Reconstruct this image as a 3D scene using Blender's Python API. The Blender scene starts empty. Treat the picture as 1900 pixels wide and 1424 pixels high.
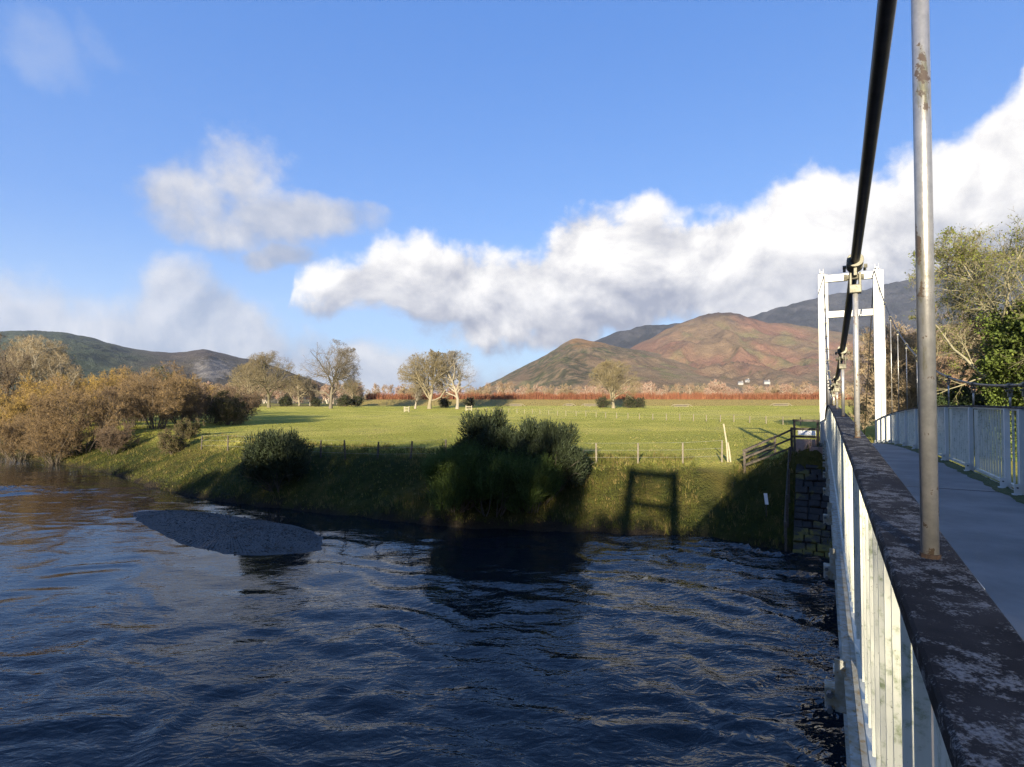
import bpy, math, random
import numpy as np
from mathutils import Vector

# ------------------------------------------------------------------ camera, sky, sun, exposure
SC = bpy.context.scene
COL = SC.collection
F_PX, HOR = 1050.0, 738.5                 # focal length and horizon row of the photograph (1900 px wide)
CAM_PITCH = 0.0253
cam = bpy.data.cameras.new('camera'); cam_o = bpy.data.objects.new('camera', cam); COL.objects.link(cam_o)
cam.sensor_width = 36.0; cam.lens = 36.0 * F_PX / 1900.0; cam.clip_start = 0.02; cam.clip_end = 30000
cam_o.location = (0, 0, 0); cam_o.rotation_euler = (math.pi / 2 + CAM_PITCH, 0, 0)
SC.camera = cam_o

SUN_AZ, SUN_EL = math.radians(16.5), math.radians(12.8)     # shadows run 16.5 deg to the right of straight ahead
SUN_STRENGTH, SKY_STRENGTH, EXPOSURE = 5.0, 0.06, 1.72
SC.view_settings.view_transform = 'Standard'; SC.view_settings.look = 'None'
SC.view_settings.exposure = EXPOSURE; SC.view_settings.gamma = 1.0; SC.view_settings.use_curve_mapping = False
SC.cycles.max_bounces = 6; SC.cycles.diffuse_bounces = 2; SC.cycles.glossy_bounces = 3
SC.cycles.transparent_max_bounces = 8; SC.cycles.volume_bounces = 0
SC.cycles.sample_clamp_indirect = 6.0
SC.cycles.use_denoising = True; SC.cycles.denoising_prefilter = 'NONE'

sun = bpy.data.lights.new('sun', 'SUN'); sun_o = bpy.data.objects.new('sun', sun); COL.objects.link(sun_o)
sun.energy = SUN_STRENGTH; sun.angle = math.radians(0.53); sun.color = (1.0, 0.86, 0.64)
ld = Vector((math.sin(SUN_AZ) * math.cos(SUN_EL), math.cos(SUN_AZ) * math.cos(SUN_EL), -math.sin(SUN_EL)))
sun_o.rotation_euler = ld.to_track_quat('-Z', 'Y').to_euler(); sun_o.location = (-40, -120, 60)


class E:
    """a node socket with arithmetic"""
    def __init__(s, nt, v): s.nt, s.v = nt, v
    def op(s, o, b=None, c=None, clamp=False):
        n = s.nt.nodes.new('ShaderNodeMath'); n.operation = o; n.use_clamp = clamp
        for i, x in enumerate((s, b, c)):
            if x is None: continue
            if isinstance(x, E):
                if isinstance(x.v, (int, float)): n.inputs[i].default_value = x.v
                else: s.nt.links.new(x.v, n.inputs[i])
            else: n.inputs[i].default_value = x
        return E(s.nt, n.outputs[0])
    def __add__(s, b): return s.op('ADD', b)
    def __sub__(s, b): return s.op('SUBTRACT', b)
    def __mul__(s, b): return s.op('MULTIPLY', b)
    def __truediv__(s, b): return s.op('DIVIDE', b)
    def mx(s, b): return s.op('MAXIMUM', b)
    def mn(s, b): return s.op('MINIMUM', b)
    def clamp(s): return s.op('ADD', 0.0, clamp=True)
    def step(s, a, b):
        n = s.nt.nodes.new('ShaderNodeMapRange'); n.interpolation_type = 'SMOOTHSTEP'
        n.inputs['From Min'].default_value = a; n.inputs['From Max'].default_value = b
        s.nt.links.new(s.v, n.inputs['Value']); return E(s.nt, n.outputs['Result'])


def mixc(nt, f, a, b):
    n = nt.nodes.new('ShaderNodeMix'); n.data_type = 'RGBA'
    for i, x in ((0, f), (6, a), (7, b)):
        if isinstance(x, E): x = x.v
        if isinstance(x, bpy.types.NodeSocket): nt.links.new(x, n.inputs[i])
        elif isinstance(x, (int, float)): n.inputs[i].default_value = x
        else: n.inputs[i].default_value = (*x[:3], 1)
    return n.outputs[2]


def noise(nt, vec, scale, detail=4, rough=.55, dist=0.0, kind='FBM'):
    n = nt.nodes.new('ShaderNodeTexNoise'); n.inputs['Scale'].default_value = scale
    n.inputs['Detail'].default_value = detail; n.inputs['Roughness'].default_value = rough
    n.inputs['Distortion'].default_value = dist
    if vec is not None: nt.links.new(vec, n.inputs['Vector'])
    return E(nt, n.outputs['Fac'])


def curve(nt, x, pts, lo, hi):
    """y = polyline(x) as a Float Curve node; x in [lo, hi]"""
    ys = [p[1] for p in pts]; y0, y1 = min(ys) - .01, max(ys) + .01
    n = nt.nodes.new('ShaderNodeFloatCurve'); c = n.mapping.curves[0]
    q = [((p[0] - lo) / (hi - lo), (p[1] - y0) / (y1 - y0)) for p in pts]
    c.points[0].location = q[0]; c.points[1].location = q[-1]
    for p in q[1:-1]: c.points.new(*p)
    for p in c.points: p.handle_type = 'AUTO_CLAMPED'
    n.mapping.update(); nt.links.new(((x - lo) / (hi - lo)).v, n.inputs['Value'])
    return E(nt, n.outputs[0]) * (y1 - y0) + y0


def ae(px, py):
    """azimuth and elevation of the direction seen at a photograph pixel"""
    az = math.atan((px - 950) / F_PX); return az, math.atan((HOR - py) / F_PX * math.cos(az))


def build_world():
    w = bpy.data.worlds.new('World'); SC.world = w; w.use_nodes = True
    nt = w.node_tree; nt.nodes.clear(); L = nt.links.new
    sky = nt.nodes.new('ShaderNodeTexSky'); sky.sky_type = 'NISHITA'; sky.sun_disc = False
    sky.sun_elevation = SUN_EL; sky.sun_rotation = math.pi + SUN_AZ
    sky.air_density = 1.0; sky.dust_density = 0.25; sky.ozone_density = 2.2; sky.altitude = 80
    tc = nt.nodes.new('ShaderNodeTexCoord'); d = tc.outputs['Generated']
    sp = nt.nodes.new('ShaderNodeSeparateXYZ'); L(d, sp.inputs[0])
    x, y, z = (E(nt, sp.outputs[i]) for i in range(3))
    az = x.op('ARCTAN2', y); el = z.op('ARCTAN2', (x * x + y * y).op('SQRT'))
    # billow noise on the sphere of directions
    def nz(vec): return noise(nt, vec, 5.5, 9, .56, .35)
    up = nt.nodes.new('ShaderNodeVectorMath'); up.operation = 'ADD'; L(d, up.inputs[0]); up.inputs[1].default_value = (-.014, 0, .032)
    n0, n1 = nz(d), nz(up.outputs[0])
    nb = noise(nt, d, 3.0, 3, .5)
    wn = nt.nodes.new('ShaderNodeTexNoise'); wn.inputs['Scale'].default_value = 7.0; wn.inputs['Detail'].default_value = 5; wn.inputs['Roughness'].default_value = .6; L(d, wn.inputs['Vector'])
    ws = nt.nodes.new('ShaderNodeSeparateColor'); L(wn.outputs['Color'], ws.inputs[0])
    az0, el0 = az, el
    az = az0 + (E(nt, ws.outputs[0]) - .5) * .20; el = el0 + (E(nt, ws.outputs[1]) - .5) * .11      # ragged outlines for the single clouds
    nf = noise(nt, d, 15, 7, .58)
    relief = (n0 - n1) * 2.2
    PI = math.pi
    az_w, el_w = az, el
    az = az0; el = el0 + (E(nt, ws.outputs[1]) - .5) * .045
    top = curve(nt, az, [(-PI, .16), (-2.2, .13), (-1.5, .16), (-1.0, .10), (-.45, -.05)] +
                [ae(*p) for p in [(528, 560), (560, 520), (640, 500), (755, 458), (830, 472), (950, 468), (1035, 428), (1110, 385), (1190, 380),
                                  (1255, 405), (1330, 415), (1400, 392), (1455, 335), (1540, 318), (1620, 335), (1700, 300), (1800, 262), (1850, 205), (1900, 165)]] +
                [(.9, .52), (1.15, .5), (1.6, .3), (2.3, .14), (PI, .16)], -PI, PI)
    bot = curve(nt, az, [(-PI, .05), (-1.4, .06), (-.5, .15)] +
                [ae(*p) for p in [(528, 570), (600, 592), (700, 604), (770, 628), (840, 655), (930, 672), (1000, 668), (1090, 640), (1250, 640), (1400, 650), (1600, 690), (1900, 720)]] +
                [(1.1, .05), (1.6, .03), (PI, .05)], -PI, PI)
    m1 = ((top - el + .024) * 11.0).mn((el - bot) * 9.0)
    D1 = m1.mn(1.2) + (n0 - .5) * 1.7 + (nf - .5) * 1.0
    a1 = D1.step(.0, .38)
    t1 = (el - bot) / ((top - bot).mx(.03))
    # separate cumulus puffs
    az, el = az_w, el_w
    def blob(px, py, rx, ry):
        a0, e0 = ae(px, py); a2, _ = ae(px + rx, py); ra = abs(a2 - a0); re = ry / F_PX * math.cos(a0) ** 2
        u = (az - a0) / ra; v = (el - e0) / re
        return E(nt, 1.0) - (u * u) - (v * v) if False else (u * u + v * v) * -1.0 + 1.0
    g2 = None
    for b in [(440, 320, 125, 95), (400, 385, 130, 80), (545, 392, 170, 56), (500, 465, 80, 34), (455, 395, 170, 74)]:
        q = blob(*b); g2 = q if g2 is None else g2.mx(q)
    # puffs in the rest of the sky, out of the frame
    rg = random.Random(5)
    for k in range(9):
        a0 = rg.uniform(.95, 5.3); a0 = a0 if a0 < PI else a0 - 2 * PI; e0 = rg.uniform(.22, .6)
        u = (az - a0) / rg.uniform(.16, .3); v = (el - e0) / rg.uniform(.05, .1)
        g2 = g2.mx((u * u + v * v) * -1.0 + 1.0)
    D2 = g2.mx(-2.0) * .85 + .14 + (n0 - .5) * 2.4 + (nf - .5) * 1.1
    a2 = D2.step(.02, .95) * .92
    t2 = (el - ae(430, 440)[1]) / (ae(430, 270)[1] - ae(430, 440)[1])
    # thin low clouds at the left and along the horizon
    az = az0
    top3 = curve(nt, az, [(-PI, .10), (-1.6, .13), (-1.0, .15)] +
                 [ae(*p) for p in [(0, 500), (70, 520), (120, 540), (190, 555), (260, 540), (330, 505), (400, 515), (455, 545), (510, 590), (560, 625), (640, 615), (720, 628), (830, 650), (900, 665), (1000, 690)]] +
                 [(.6, -.02), (1.5, .06), (PI, .10)], -PI, PI)
    D3 = ((top3 - el) * 14).mn(.9) + .22 + (n0 - .5) * 2.0 + (nf - .5) * .8 + (nb - .5) * .8
    a3 = D3.step(.0, .75) * .9
    # wisps high at the left
    az = az_w
    g4 = blob(50, 85, 130, 85).mx(blob(170, 75, 80, 55)).mx(-2.0)
    a4 = (g4 * .6 + (n0 - .5) * 1.5 + (nf - .5) * .7).step(.0, 1.2) * .42
    el = el0
    K = 1.0 / (SKY_STRENGTH * 2 ** EXPOSURE)
    def cc(r, g, b): return (r * K, g * K, b * K)
    wht, gry, drk = cc(1.08, 1.05, 1.02), cc(.33, .36, .46), cc(.25, .30, .42)
    # a winter sky seen through clean air: deepen its blue a little
    c = mixc(nt, .62, sky.outputs[0], cc(.085, .33, 1.0))
    c = mixc(nt, el.step(.30, -.02) * .55, c, cc(.55, .76, .95))
    c = mixc(nt, el.step(.22, .85) * .62, c, cc(.055, .22, .70))
    c = mixc(nt, a4, c, cc(.62, .68, .80))
    s3 = (t2 * .05 + relief * 1.3 + .44 + (nf - .5) * .8).clamp()
    c = mixc(nt, a3, c, mixc(nt, s3, cc(.33, .40, .55), cc(.95, .93, .93)))
    s2 = (t2 * .6 + relief * 1.4 + .14 + (nb - .5) * .5).clamp()
    c = mixc(nt, a2, c, mixc(nt, s2, cc(.34, .40, .54), cc(.84, .83, .84)))
    s1 = (t1 * 1.25 + relief * 1.8 - .12 + (nb - .5) * .6 + (nf - .5) * .35).clamp()
    c = mixc(nt, a1, c, mixc(nt, s1, gry, wht))
    bg = nt.nodes.new('ShaderNodeBackground'); bg.inputs['Strength'].default_value = SKY_STRENGTH
    L(c, bg.inputs['Color'])
    out = nt.nodes.new('ShaderNodeOutputWorld'); L(bg.outputs[0], out.inputs['Surface'])


build_world()

# ------------------------------------------------------------------ helpers
def at(px, py, Y):
    """world point at depth Y on the line of sight of a photograph pixel"""
    return np.array([(px - 950) / F_PX * Y, Y, (HOR - py) / F_PX * Y])


def _h(ix, iy, s):
    n = (ix.astype(np.int64) * 374761393 + iy.astype(np.int64) * 668265263 + s * 974634777) & 0x7fffffff
    n = ((n ^ (n >> 13)) * 1274126177) & 0x7fffffff
    return (n ^ (n >> 16)) & 0xffff


def pn(x, y, s=0):
    """2-D gradient noise, about -1..1"""
    x, y = np.broadcast_arrays(np.asarray(x, float), np.asarray(y, float))
    ix, iy = np.floor(x), np.floor(y); fx, fy = x - ix, y - iy
    u = fx * fx * fx * (fx * (fx * 6 - 15) + 10); v = fy * fy * fy * (fy * (fy * 6 - 15) + 10)
    def g(i, j):
        a = _h(ix + i, iy + j, s) * (2 * math.pi / 65536); return np.cos(a) * (fx - i) + np.sin(a) * (fy - j)
    a = g(0, 0) * (1 - u) + g(1, 0) * u; b = g(0, 1) * (1 - u) + g(1, 1) * u
    return (a * (1 - v) + b * v) * 1.45


def fbm(x, y, oct=4, s=0, g=.5):
    r = 0; a = 1.0
    for o in range(oct): r = r + a * pn(x * 2 ** o, y * 2 ** o, s + o * 17); a *= g
    return r


def sstep(a, b, x): t = np.clip((x - a) / (b - a), 0, 1); return t * t * (3 - 2 * t)


def make_mesh(name, V, faces, col=None, smooth=False, uvs=None):
    """V (n,3); faces: list of int arrays (m,3) or (m,4)"""
    V = np.ascontiguousarray(V, np.float32); faces = [np.asarray(f, np.int32) for f in faces if len(f)]
    me = bpy.data.meshes.new(name); me.vertices.add(len(V)); me.vertices.foreach_set('co', V.ravel())
    idx = np.concatenate([f.ravel() for f in faces]); tot = np.concatenate([np.full(len(f), f.shape[1], np.int32) for f in faces])
    me.loops.add(len(idx)); me.loops.foreach_set('vertex_index', idx)
    me.polygons.add(len(tot)); st = np.zeros(len(tot), np.int32); st[1:] = np.cumsum(tot)[:-1]
    me.polygons.foreach_set('loop_start', st)
    me.polygons.foreach_set('use_smooth', np.full(len(tot), smooth, bool))
    me.update(calc_edges=True)
    if col is not None:
        c = me.color_attributes.new('Col', 'FLOAT_COLOR', 'POINT')
        c4 = np.ones((len(V), 4), np.float32); c4[:, :3] = col; c.data.foreach_set('color', c4.ravel())
    return me


class MB:
    """collects boxes, prisms and tubes into one mesh"""
    def __init__(s): s.V = []; s.F4 = []; s.F3 = []; s.n = 0
    def add(s, V, f4=None, f3=None):
        V = np.asarray(V, float).reshape(-1, 3)
        if f4 is not None and len(f4): s.F4.append(np.asarray(f4, int) + s.n)
        if f3 is not None and len(f3): s.F3.append(np.asarray(f3, int) + s.n)
        s.V.append(V); s.n += len(V); return s
    def box(s, c, sx, sy, sz, ax=None):
        """ax: 3x3 rows = local axes"""
        ax = np.eye(3) if ax is None else np.asarray(ax); c = np.asarray(c, float)
        q = np.array([[i, j, k] for k in (-.5, .5) for j in (-.5, .5) for i in (-.5, .5)]) * (sx, sy, sz)
        return s.add(q @ ax + c, [[0, 2, 3, 1], [4, 5, 7, 6], [0, 1, 5, 4], [2, 6, 7, 3], [0, 4, 6, 2], [1, 3, 7, 5]])
    def beam(s, p, q, w, h, up=(0, 0, 1)):
        p, q = np.asarray(p, float), np.asarray(q, float); d = q - p; l = np.linalg.norm(d); d = d / l
        sd = np.cross(d, up); sd = sd / np.linalg.norm(sd); u = np.cross(sd, d)
        return s.box((p + q) / 2, w, l, h, np.array([sd, d, u]))
    def tube(s, P, R, k=8, cap=True):
        P = np.asarray(P, float); m = len(P); R = np.full(m, R, float) if np.isscalar(R) else np.asarray(R, float)
        T = np.gradient(P, axis=0); T /= np.linalg.norm(T, axis=1)[:, None]
        ref = np.array([0, 0, 1.0]) if abs(T[0][2]) < .9 else np.array([1.0, 0, 0])
        U = np.cross(T, ref); U /= np.linalg.norm(U, axis=1)[:, None]; W = np.cross(T, U)
        a = np.arange(k) * 2 * math.pi / k
        V = P[:, None] + R[:, None, None] * (np.cos(a)[None, :, None] * U[:, None] + np.sin(a)[None, :, None] * W[:, None])
        i, j = np.meshgrid(np.arange(m - 1), np.arange(k), indexing='ij'); j2 = (j + 1) % k
        f = np.stack([i * k + j, i * k + j2, (i + 1) * k + j2, (i + 1) * k + j], -1).reshape(-1, 4)
        V = V.reshape(-1, 3); f3 = []
        if cap:
            V = np.vstack([V, P[0], P[-1]]); n0 = m * k
            f3 = [[n0, (q + 1) % k, q] for q in range(k)] + [[n0 + 1, (m - 1) * k + q, (m - 1) * k + (q + 1) % k] for q in range(k)]
        return s.add(V, f, f3)
    def prism(s, poly, y0, y1, ax, o):
        """polygon in local (x,z), extruded along local y from y0 to y1; ax rows"""
        poly = np.asarray(poly, float); n = len(poly); o = np.asarray(o, float); ax = np.asarray(ax)
        A = np.c_[poly[:, 0], np.full(n, y0), poly[:, 1]]; B = np.c_[poly[:, 0], np.full(n, y1), poly[:, 1]]
        C0, C1 = A.mean(0), B.mean(0)
        V = np.vstack([A, B, C0, C1]) @ ax + o
        i = np.arange(n); j = (i + 1) % n
        return s.add(V, np.stack([i, j, j + n, i + n], -1), np.vstack([np.stack([j, i, np.full(n, 2 * n)], -1), np.stack([i + n, j + n, np.full(n, 2 * n + 1)], -1)]))
    def mesh(s, name, smooth=False, col=None, o=(0, 0, 0)):
        V = np.vstack(s.V) - np.asarray(o)
        fs = []
        if s.F4: fs.append(np.vstack(s.F4))
        if s.F3: fs.append(np.vstack(s.F3))
        return make_mesh(name, V, fs, col, smooth)
    def build(s, name, mat, parent=None, smooth=False, bevel=0.0, col=None):
        """world coordinates; parent is an unrotated Empty or a part of one"""
        o = wloc(parent) if parent else np.zeros(3)
        ob = obj(name, s.mesh(name, smooth, col, o), mat, parent)
        if bevel:
            b = ob.modifiers.new('bevel', 'BEVEL'); b.width = bevel; b.segments = 2; b.limit_method = 'ANGLE'
        return ob


def wloc(o):
    p = np.zeros(3)
    while o is not None: p = p + np.array(o.location); o = o.parent
    return p


def obj(name, me, mat=None, parent=None, loc=None, rz=0.0):
    o = bpy.data.objects.new(name, me); COL.objects.link(o)
    if mat is not None and me is not None and len(me.materials) == 0: me.materials.append(mat)
    if parent is not None: o.parent = parent
    if loc is not None: o.location = loc
    if rz: o.rotation_euler = (0, 0, rz)
    return o


def tag(o, label, cat, group=None, kind=None):
    o['label'] = label
    if cat: o['category'] = cat
    if group: o['group'] = group
    if kind: o['kind'] = kind
    return o


def thing(name, label, cat, loc=(0, 0, 0), group=None, rz=0.0):
    o = bpy.data.objects.new(name, None); COL.objects.link(o); o.location = loc; o.rotation_euler = (0, 0, rz)
    o.empty_display_size = .2
    return tag(o, label, cat, group)


def structure(o): o['kind'] = 'structure'; return o


# ------------------------------------------------------------------ materials
def new_mat(name):
    m = bpy.data.materials.new(name); m.use_nodes = True; nt = m.node_tree
    return m, nt, nt.nodes['Principled BSDF'], nt.links.new


def coords(nt, scale=None, kind='Object'):
    tc = nt.nodes.new('ShaderNodeTexCoord'); o = tc.outputs[kind]
    if kind == 'World':
        pass
    if scale is not None:
        mp = nt.nodes.new('ShaderNodeMapping'); mp.inputs['Scale'].default_value = scale if hasattr(scale, '__len__') else (scale,) * 3
        nt.links.new(o, mp.inputs[0]); o = mp.outputs[0]
    return o


def bump(nt, h, strength, dist, b=None):
    n = nt.nodes.new('ShaderNodeBump'); n.inputs['Strength'].default_value = strength; n.inputs['Distance'].default_value = dist
    nt.links.new(h.v if isinstance(h, E) else h, n.inputs['Height'])
    if b is not None: nt.links.new(b, n.inputs['Normal'])
    return n.outputs[0]


def mottled(name, c1, c2, scale=8, rough=.7, bs=.2, bd=.01, c3=None, s3=40, t3=(.55, .7), metal=0.0, detail=5, geo=True):
    """two colours mixed by noise, a third in patches, and relief"""
    m, nt, p, L = new_mat(name)
    g = nt.nodes.new('ShaderNodeNewGeometry') if geo else None
    vec = g.outputs['Position'] if geo else coords(nt)
    n = noise(nt, vec, scale, detail, .6)
    c = mixc(nt, n.step(.3, .7), c1, c2)
    if c3 is not None:
        n3 = noise(nt, vec, s3, 6, .65); c = mixc(nt, n3.step(*t3), c, c3)
    L(c, p.inputs['Base Color']); p.inputs['Roughness'].default_value = rough; p.inputs['Metallic'].default_value = metal
    if bs: L(bump(nt, noise(nt, vec, scale * 4, 5, .6), bs, bd), p.inputs['Normal'])
    return m


def col_mat(name, rough=.9, vs=3.0, vamt=.35, bs=.4, bd=.05, bscale=8, spec=.2, backlit=0.0):
    """colour from the mesh's own point colours, varied by noise"""
    m, nt, p, L = new_mat(name)
    at_ = nt.nodes.new('ShaderNodeAttribute'); at_.attribute_name = 'Col'
    g = nt.nodes.new('ShaderNodeNewGeometry')
    n = noise(nt, g.outputs['Position'], vs, 6, .62)
    v = (n - .5) * (2 * vamt) + 1.0
    h = nt.nodes.new('ShaderNodeVectorMath'); h.operation = 'SCALE'; L(at_.outputs['Color'], h.inputs[0]); L(v.v, h.inputs['Scale'])
    L(h.outputs[0], p.inputs['Base Color']); p.inputs['Roughness'].default_value = rough
    p.inputs['Specular IOR Level'].default_value = spec
    if bs: L(bump(nt, noise(nt, g.outputs['Position'], bscale, 8, .7), bs, bd), p.inputs['Normal'])
    if backlit:
        tr = nt.nodes.new('ShaderNodeBsdfTranslucent'); L(h.outputs[0], tr.inputs['Color'])
        mx = nt.nodes.new('ShaderNodeMixShader'); mx.inputs[0].default_value = backlit
        L(p.outputs[0], mx.inputs[1]); L(tr.outputs[0], mx.inputs[2]); L(mx.outputs[0], nt.nodes['Material Output'].inputs['Surface'])
    return m


M = {}
M['white_paint'] = mottled('white_paint', (.56, .58, .56), (.48, .51, .50), 3, .55, .05, .002, (.30, .33, .22), 14, (.64, .80))
M['tower_paint'] = mottled('tower_paint', (.40, .405, .39), (.33, .34, .335), 1.2, .5, .04, .004, (.24, .23, .19), 5, (.60, .80))
M['cable'] = mottled('black_cable', (.012, .011, .012), (.03, .028, .028), 30, .45, .3, .002)
M['casting'] = mottled('galvanised_casting', (.10, .098, .07), (.17, .165, .13), 50, .55, .5, .002, (.10, .085, .04), 70, (.55, .7), metal=.35)
M['bracket'] = mottled('weathered_bracket', (.36, .38, .36), (.24, .22, .15), 18, .7, .4, .003, (.23, .15, .05), 30, (.52, .68))
M['dark_steel'] = mottled('dark_steel', (.06, .065, .07), (.11, .115, .12), 12, .6, .3, .004, (.16, .09, .05), 20, (.6, .75))
M['wood'] = mottled('weathered_timber', (.105, .09, .065), (.17, .15, .11), 12, .85, .5, .006)
M['wood_dark'] = mottled('dark_timber', (.035, .028, .022), (.075, .062, .05), 14, .85, .5, .006, (.10, .12, .05), 9, (.6, .75))  # tone also lowered for the shade on the fences by the bridge
M['wood_pale'] = mottled('pale_timber', (.22, .20, .14), (.30, .27, .19), 10, .8, .3, .004)
M['wire'] = mottled('fence_wire', (.20, .20, .19), (.30, .30, .28), 20, .5, 0)
M['sign_white'] = mottled('sign_white', (.80, .80, .80), (.72, .73, .75), 6, .4, 0)
M['stone'] = mottled('dark_river_stone', (.008, .008, .008), (.020, .019, .018), 6, .85, .8, .03, (.075, .065, .010), 1.1, (.55, .66))
M['stone_mossy'] = mottled('mossy_river_stone', (.016, .016, .015), (.04, .038, .03), 6, .9, .9, .03, (.10, .085, .012), 2.2, (.44, .60))
M['mortar'] = mottled('dark_mortar', (.012, .012, .011), (.022, .021, .019), 6, .95, .5, .01)
M['masonry'] = mottled('pink_sandstone', (.24, .16, .13), (.33, .24, .20), 3, .85, .5, .01)
M['moss'] = mottled('moss', (.035, .055, .012), (.075, .085, .02), 20, .95, 1.0, .02, (.10, .08, .03), 30, (.58, .7))


def handrail_mat():
    m, nt, p, L = new_mat('lichened_handrail'); g = nt.nodes.new('ShaderNodeNewGeometry'); v = g.outputs['Position']
    n1 = noise(nt, v, 34, 4, .6, .2); n2 = noise(nt, v, 5.5, 4, .6, .3); n3 = noise(nt, v, 260, 5, .7)
    base = mixc(nt, noise(nt, v, 9, 5).step(.35, .7), (.009, .009, .011), (.026, .025, .027))
    lich = (n1 * .74 + n2 * .60 + (n3 - .5) * .6).step(.66, .80)
    c = mixc(nt, lich, base, mixc(nt, n3.step(.35, .65), (.075, .08, .088), (.165, .165, .165)))
    c = mixc(nt, noise(nt, v, 60, 6, .7).step(.68, .74), c, (.33, .25, .10))
    L(c, p.inputs['Base Color']); p.inputs['Roughness'].default_value = .8; p.inputs['Specular IOR Level'].default_value = .12
    L(bump(nt, n3 * .4 + lich * .6, .6, .002), p.inputs['Normal']); return m


def rod_mat():
    m, nt, p, L = new_mat('galvanised_rod'); g = nt.nodes.new('ShaderNodeNewGeometry'); v = g.outputs['Position']
    sp = nt.nodes.new('ShaderNodeSeparateXYZ'); L(v, sp.inputs[0]); z = E(nt, sp.outputs[2])
    n1 = noise(nt, v, 45, 6, .7); n2 = noise(nt, v, 150, 4, .7); n3 = noise(nt, coords(nt, (30, 30, 7), 'Object'), 1.0, 5, .65)
    c = mixc(nt, n1.step(.3, .7), (.32, .32, .31), (.45, .44, .42))
    c = mixc(nt, n3.step(.56, .66), c, (.24, .23, .15))
    flake = (n3 * .5 + n1 * .5)
    c = mixc(nt, flake.step(.565, .59), c, (.10, .075, .055))
    c = mixc(nt, n2.step(.66, .72), c, (.42, .42, .40))
    L(c, p.inputs['Base Color']); L((flake.step(.565, .59) * -.6 + .6).v, p.inputs['Metallic']); p.inputs['Roughness'].default_value = .40
    L(bump(nt, n2 + flake, .35, .0012), p.inputs['Normal']); return m


def baluster_mat():
    m, nt, p, L = new_mat('algae_white_paint'); g = nt.nodes.new('ShaderNodeNewGeometry'); v = g.outputs['Position']
    n = noise(nt, v, 6, 5, .6); n2 = noise(nt, v, 34, 6, .7); n3 = noise(nt, v, 90, 5, .7)
    c = mixc(nt, n.step(.3, .7), (.53, .545, .475), (.46, .48, .42))
    c = mixc(nt, (n2 * .7 + n * .4).step(.56, .74), c, (.15, .19, .10))
    c = mixc(nt, n3.step(.64, .69), c, (.08, .08, .05))
    L(c, p.inputs['Base Color']); p.inputs['Roughness'].default_value = .5
    L(bump(nt, n2, .15, .002), p.inputs['Normal']); return m


def deck_mat():
    m, nt, p, L = new_mat('deck_asphalt'); g = nt.nodes.new('ShaderNodeNewGeometry'); v = g.outputs['Position']
    n = noise(nt, v, 1.3, 6, .6); n2 = noise(nt, v, 120, 4, .7)
    c = mixc(nt, n.step(.3, .7), (.115, .111, .103), (.195, .188, .175))
    c = mixc(nt, n2.step(.55, .75), c, (.22, .22, .22))
    L(c, p.inputs['Base Color']); p.inputs['Roughness'].default_value = .8
    L(bump(nt, n2, .4, .003), p.inputs['Normal']); return m


M['handrail'] = handrail_mat(); M['rod'] = rod_mat(); M['baluster'] = baluster_mat(); M['deck'] = deck_mat()


def water_mat():
    m, nt, p, L = new_mat('river_water'); g = nt.nodes.new('ShaderNodeNewGeometry'); v = g.outputs['Position']
    mp = nt.nodes.new('ShaderNodeMapping'); mp.inputs['Rotation'].default_value = (0, 0, math.radians(-20)); mp.inputs['Scale'].default_value = (.75, 1.6, 1)
    L(v, mp.inputs[0])
    a = noise(nt, mp.outputs[0], 1.15, 3, .55, 1.1); b = noise(nt, mp.outputs[0], 3.2, 2, .5, 1.2)
    p.inputs['Base Color'].default_value = (.006, .009, .012, 1); p.inputs['Roughness'].default_value = .0
    p.inputs['IOR'].default_value = 1.333; p.inputs['Specular IOR Level'].default_value = .5
    at_ = nt.nodes.new('ShaderNodeAttribute'); at_.attribute_name = 'Col'
    sp = nt.nodes.new('ShaderNodeSeparateColor'); L(at_.outputs['Color'], sp.inputs[0]); rgh = E(nt, sp.outputs[0]); foam = E(nt, sp.outputs[1])
    h = (a * .7 + b * .3) * rgh
    L(bump(nt, h, .8, .13), p.inputs['Normal'])
    fm = (noise(nt, mp.outputs[0], 9, 8, .75, 1.5) * .7 + foam * .5).step(.70, .86)
    L(mixc(nt, fm * foam.step(.05, .5), (.006, .009, .012), (.55, .58, .62)), p.inputs['Base Color'])
    return m


M['water'] = water_mat()
M['ground'] = col_mat('meadow_ground', .95, 2.2, .30, 1.0, .55, 5, .1)
M['hill'] = col_mat('hillside', .97, .03, .45, .9, 10, .04, .05)
M['grass'] = col_mat('grass_blades', .8, 1.0, .2, 0, 0, 8, .2, .35)
M['leaf'] = col_mat('leaves', .65, 1.0, .25, 0, 0, 8, .25, .3)
M['twig'] = col_mat('twigs', .85, 1.5, .2, 0, 0, 8, .15)
M['bark'] = col_mat('bark', .9, 5.0, .4, .8, .04, 14, .15)


def gravel_mat():
    m, nt, p, L = new_mat('river_gravel'); g = nt.nodes.new('ShaderNodeNewGeometry'); v = g.outputs['Position']
    vo = nt.nodes.new('ShaderNodeTexVoronoi'); vo.inputs['Scale'].default_value = 22; L(v, vo.inputs['Vector'])
    bw = nt.nodes.new('ShaderNodeSeparateColor'); L(vo.outputs['Color'], bw.inputs[0])
    c = mixc(nt, bw.outputs[0], (.030, .030, .030), (.085, .083, .08)); c = mixc(nt, noise(nt, v, .8, 4).step(.4, .7), c, (.045, .044, .042))
    L(c, p.inputs['Base Color']); p.inputs['Roughness'].default_value = .85
    L(bump(nt, vo.outputs['Distance'], .7, .02), p.inputs['Normal']); return m


M['gravel'] = gravel_mat()

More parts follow.
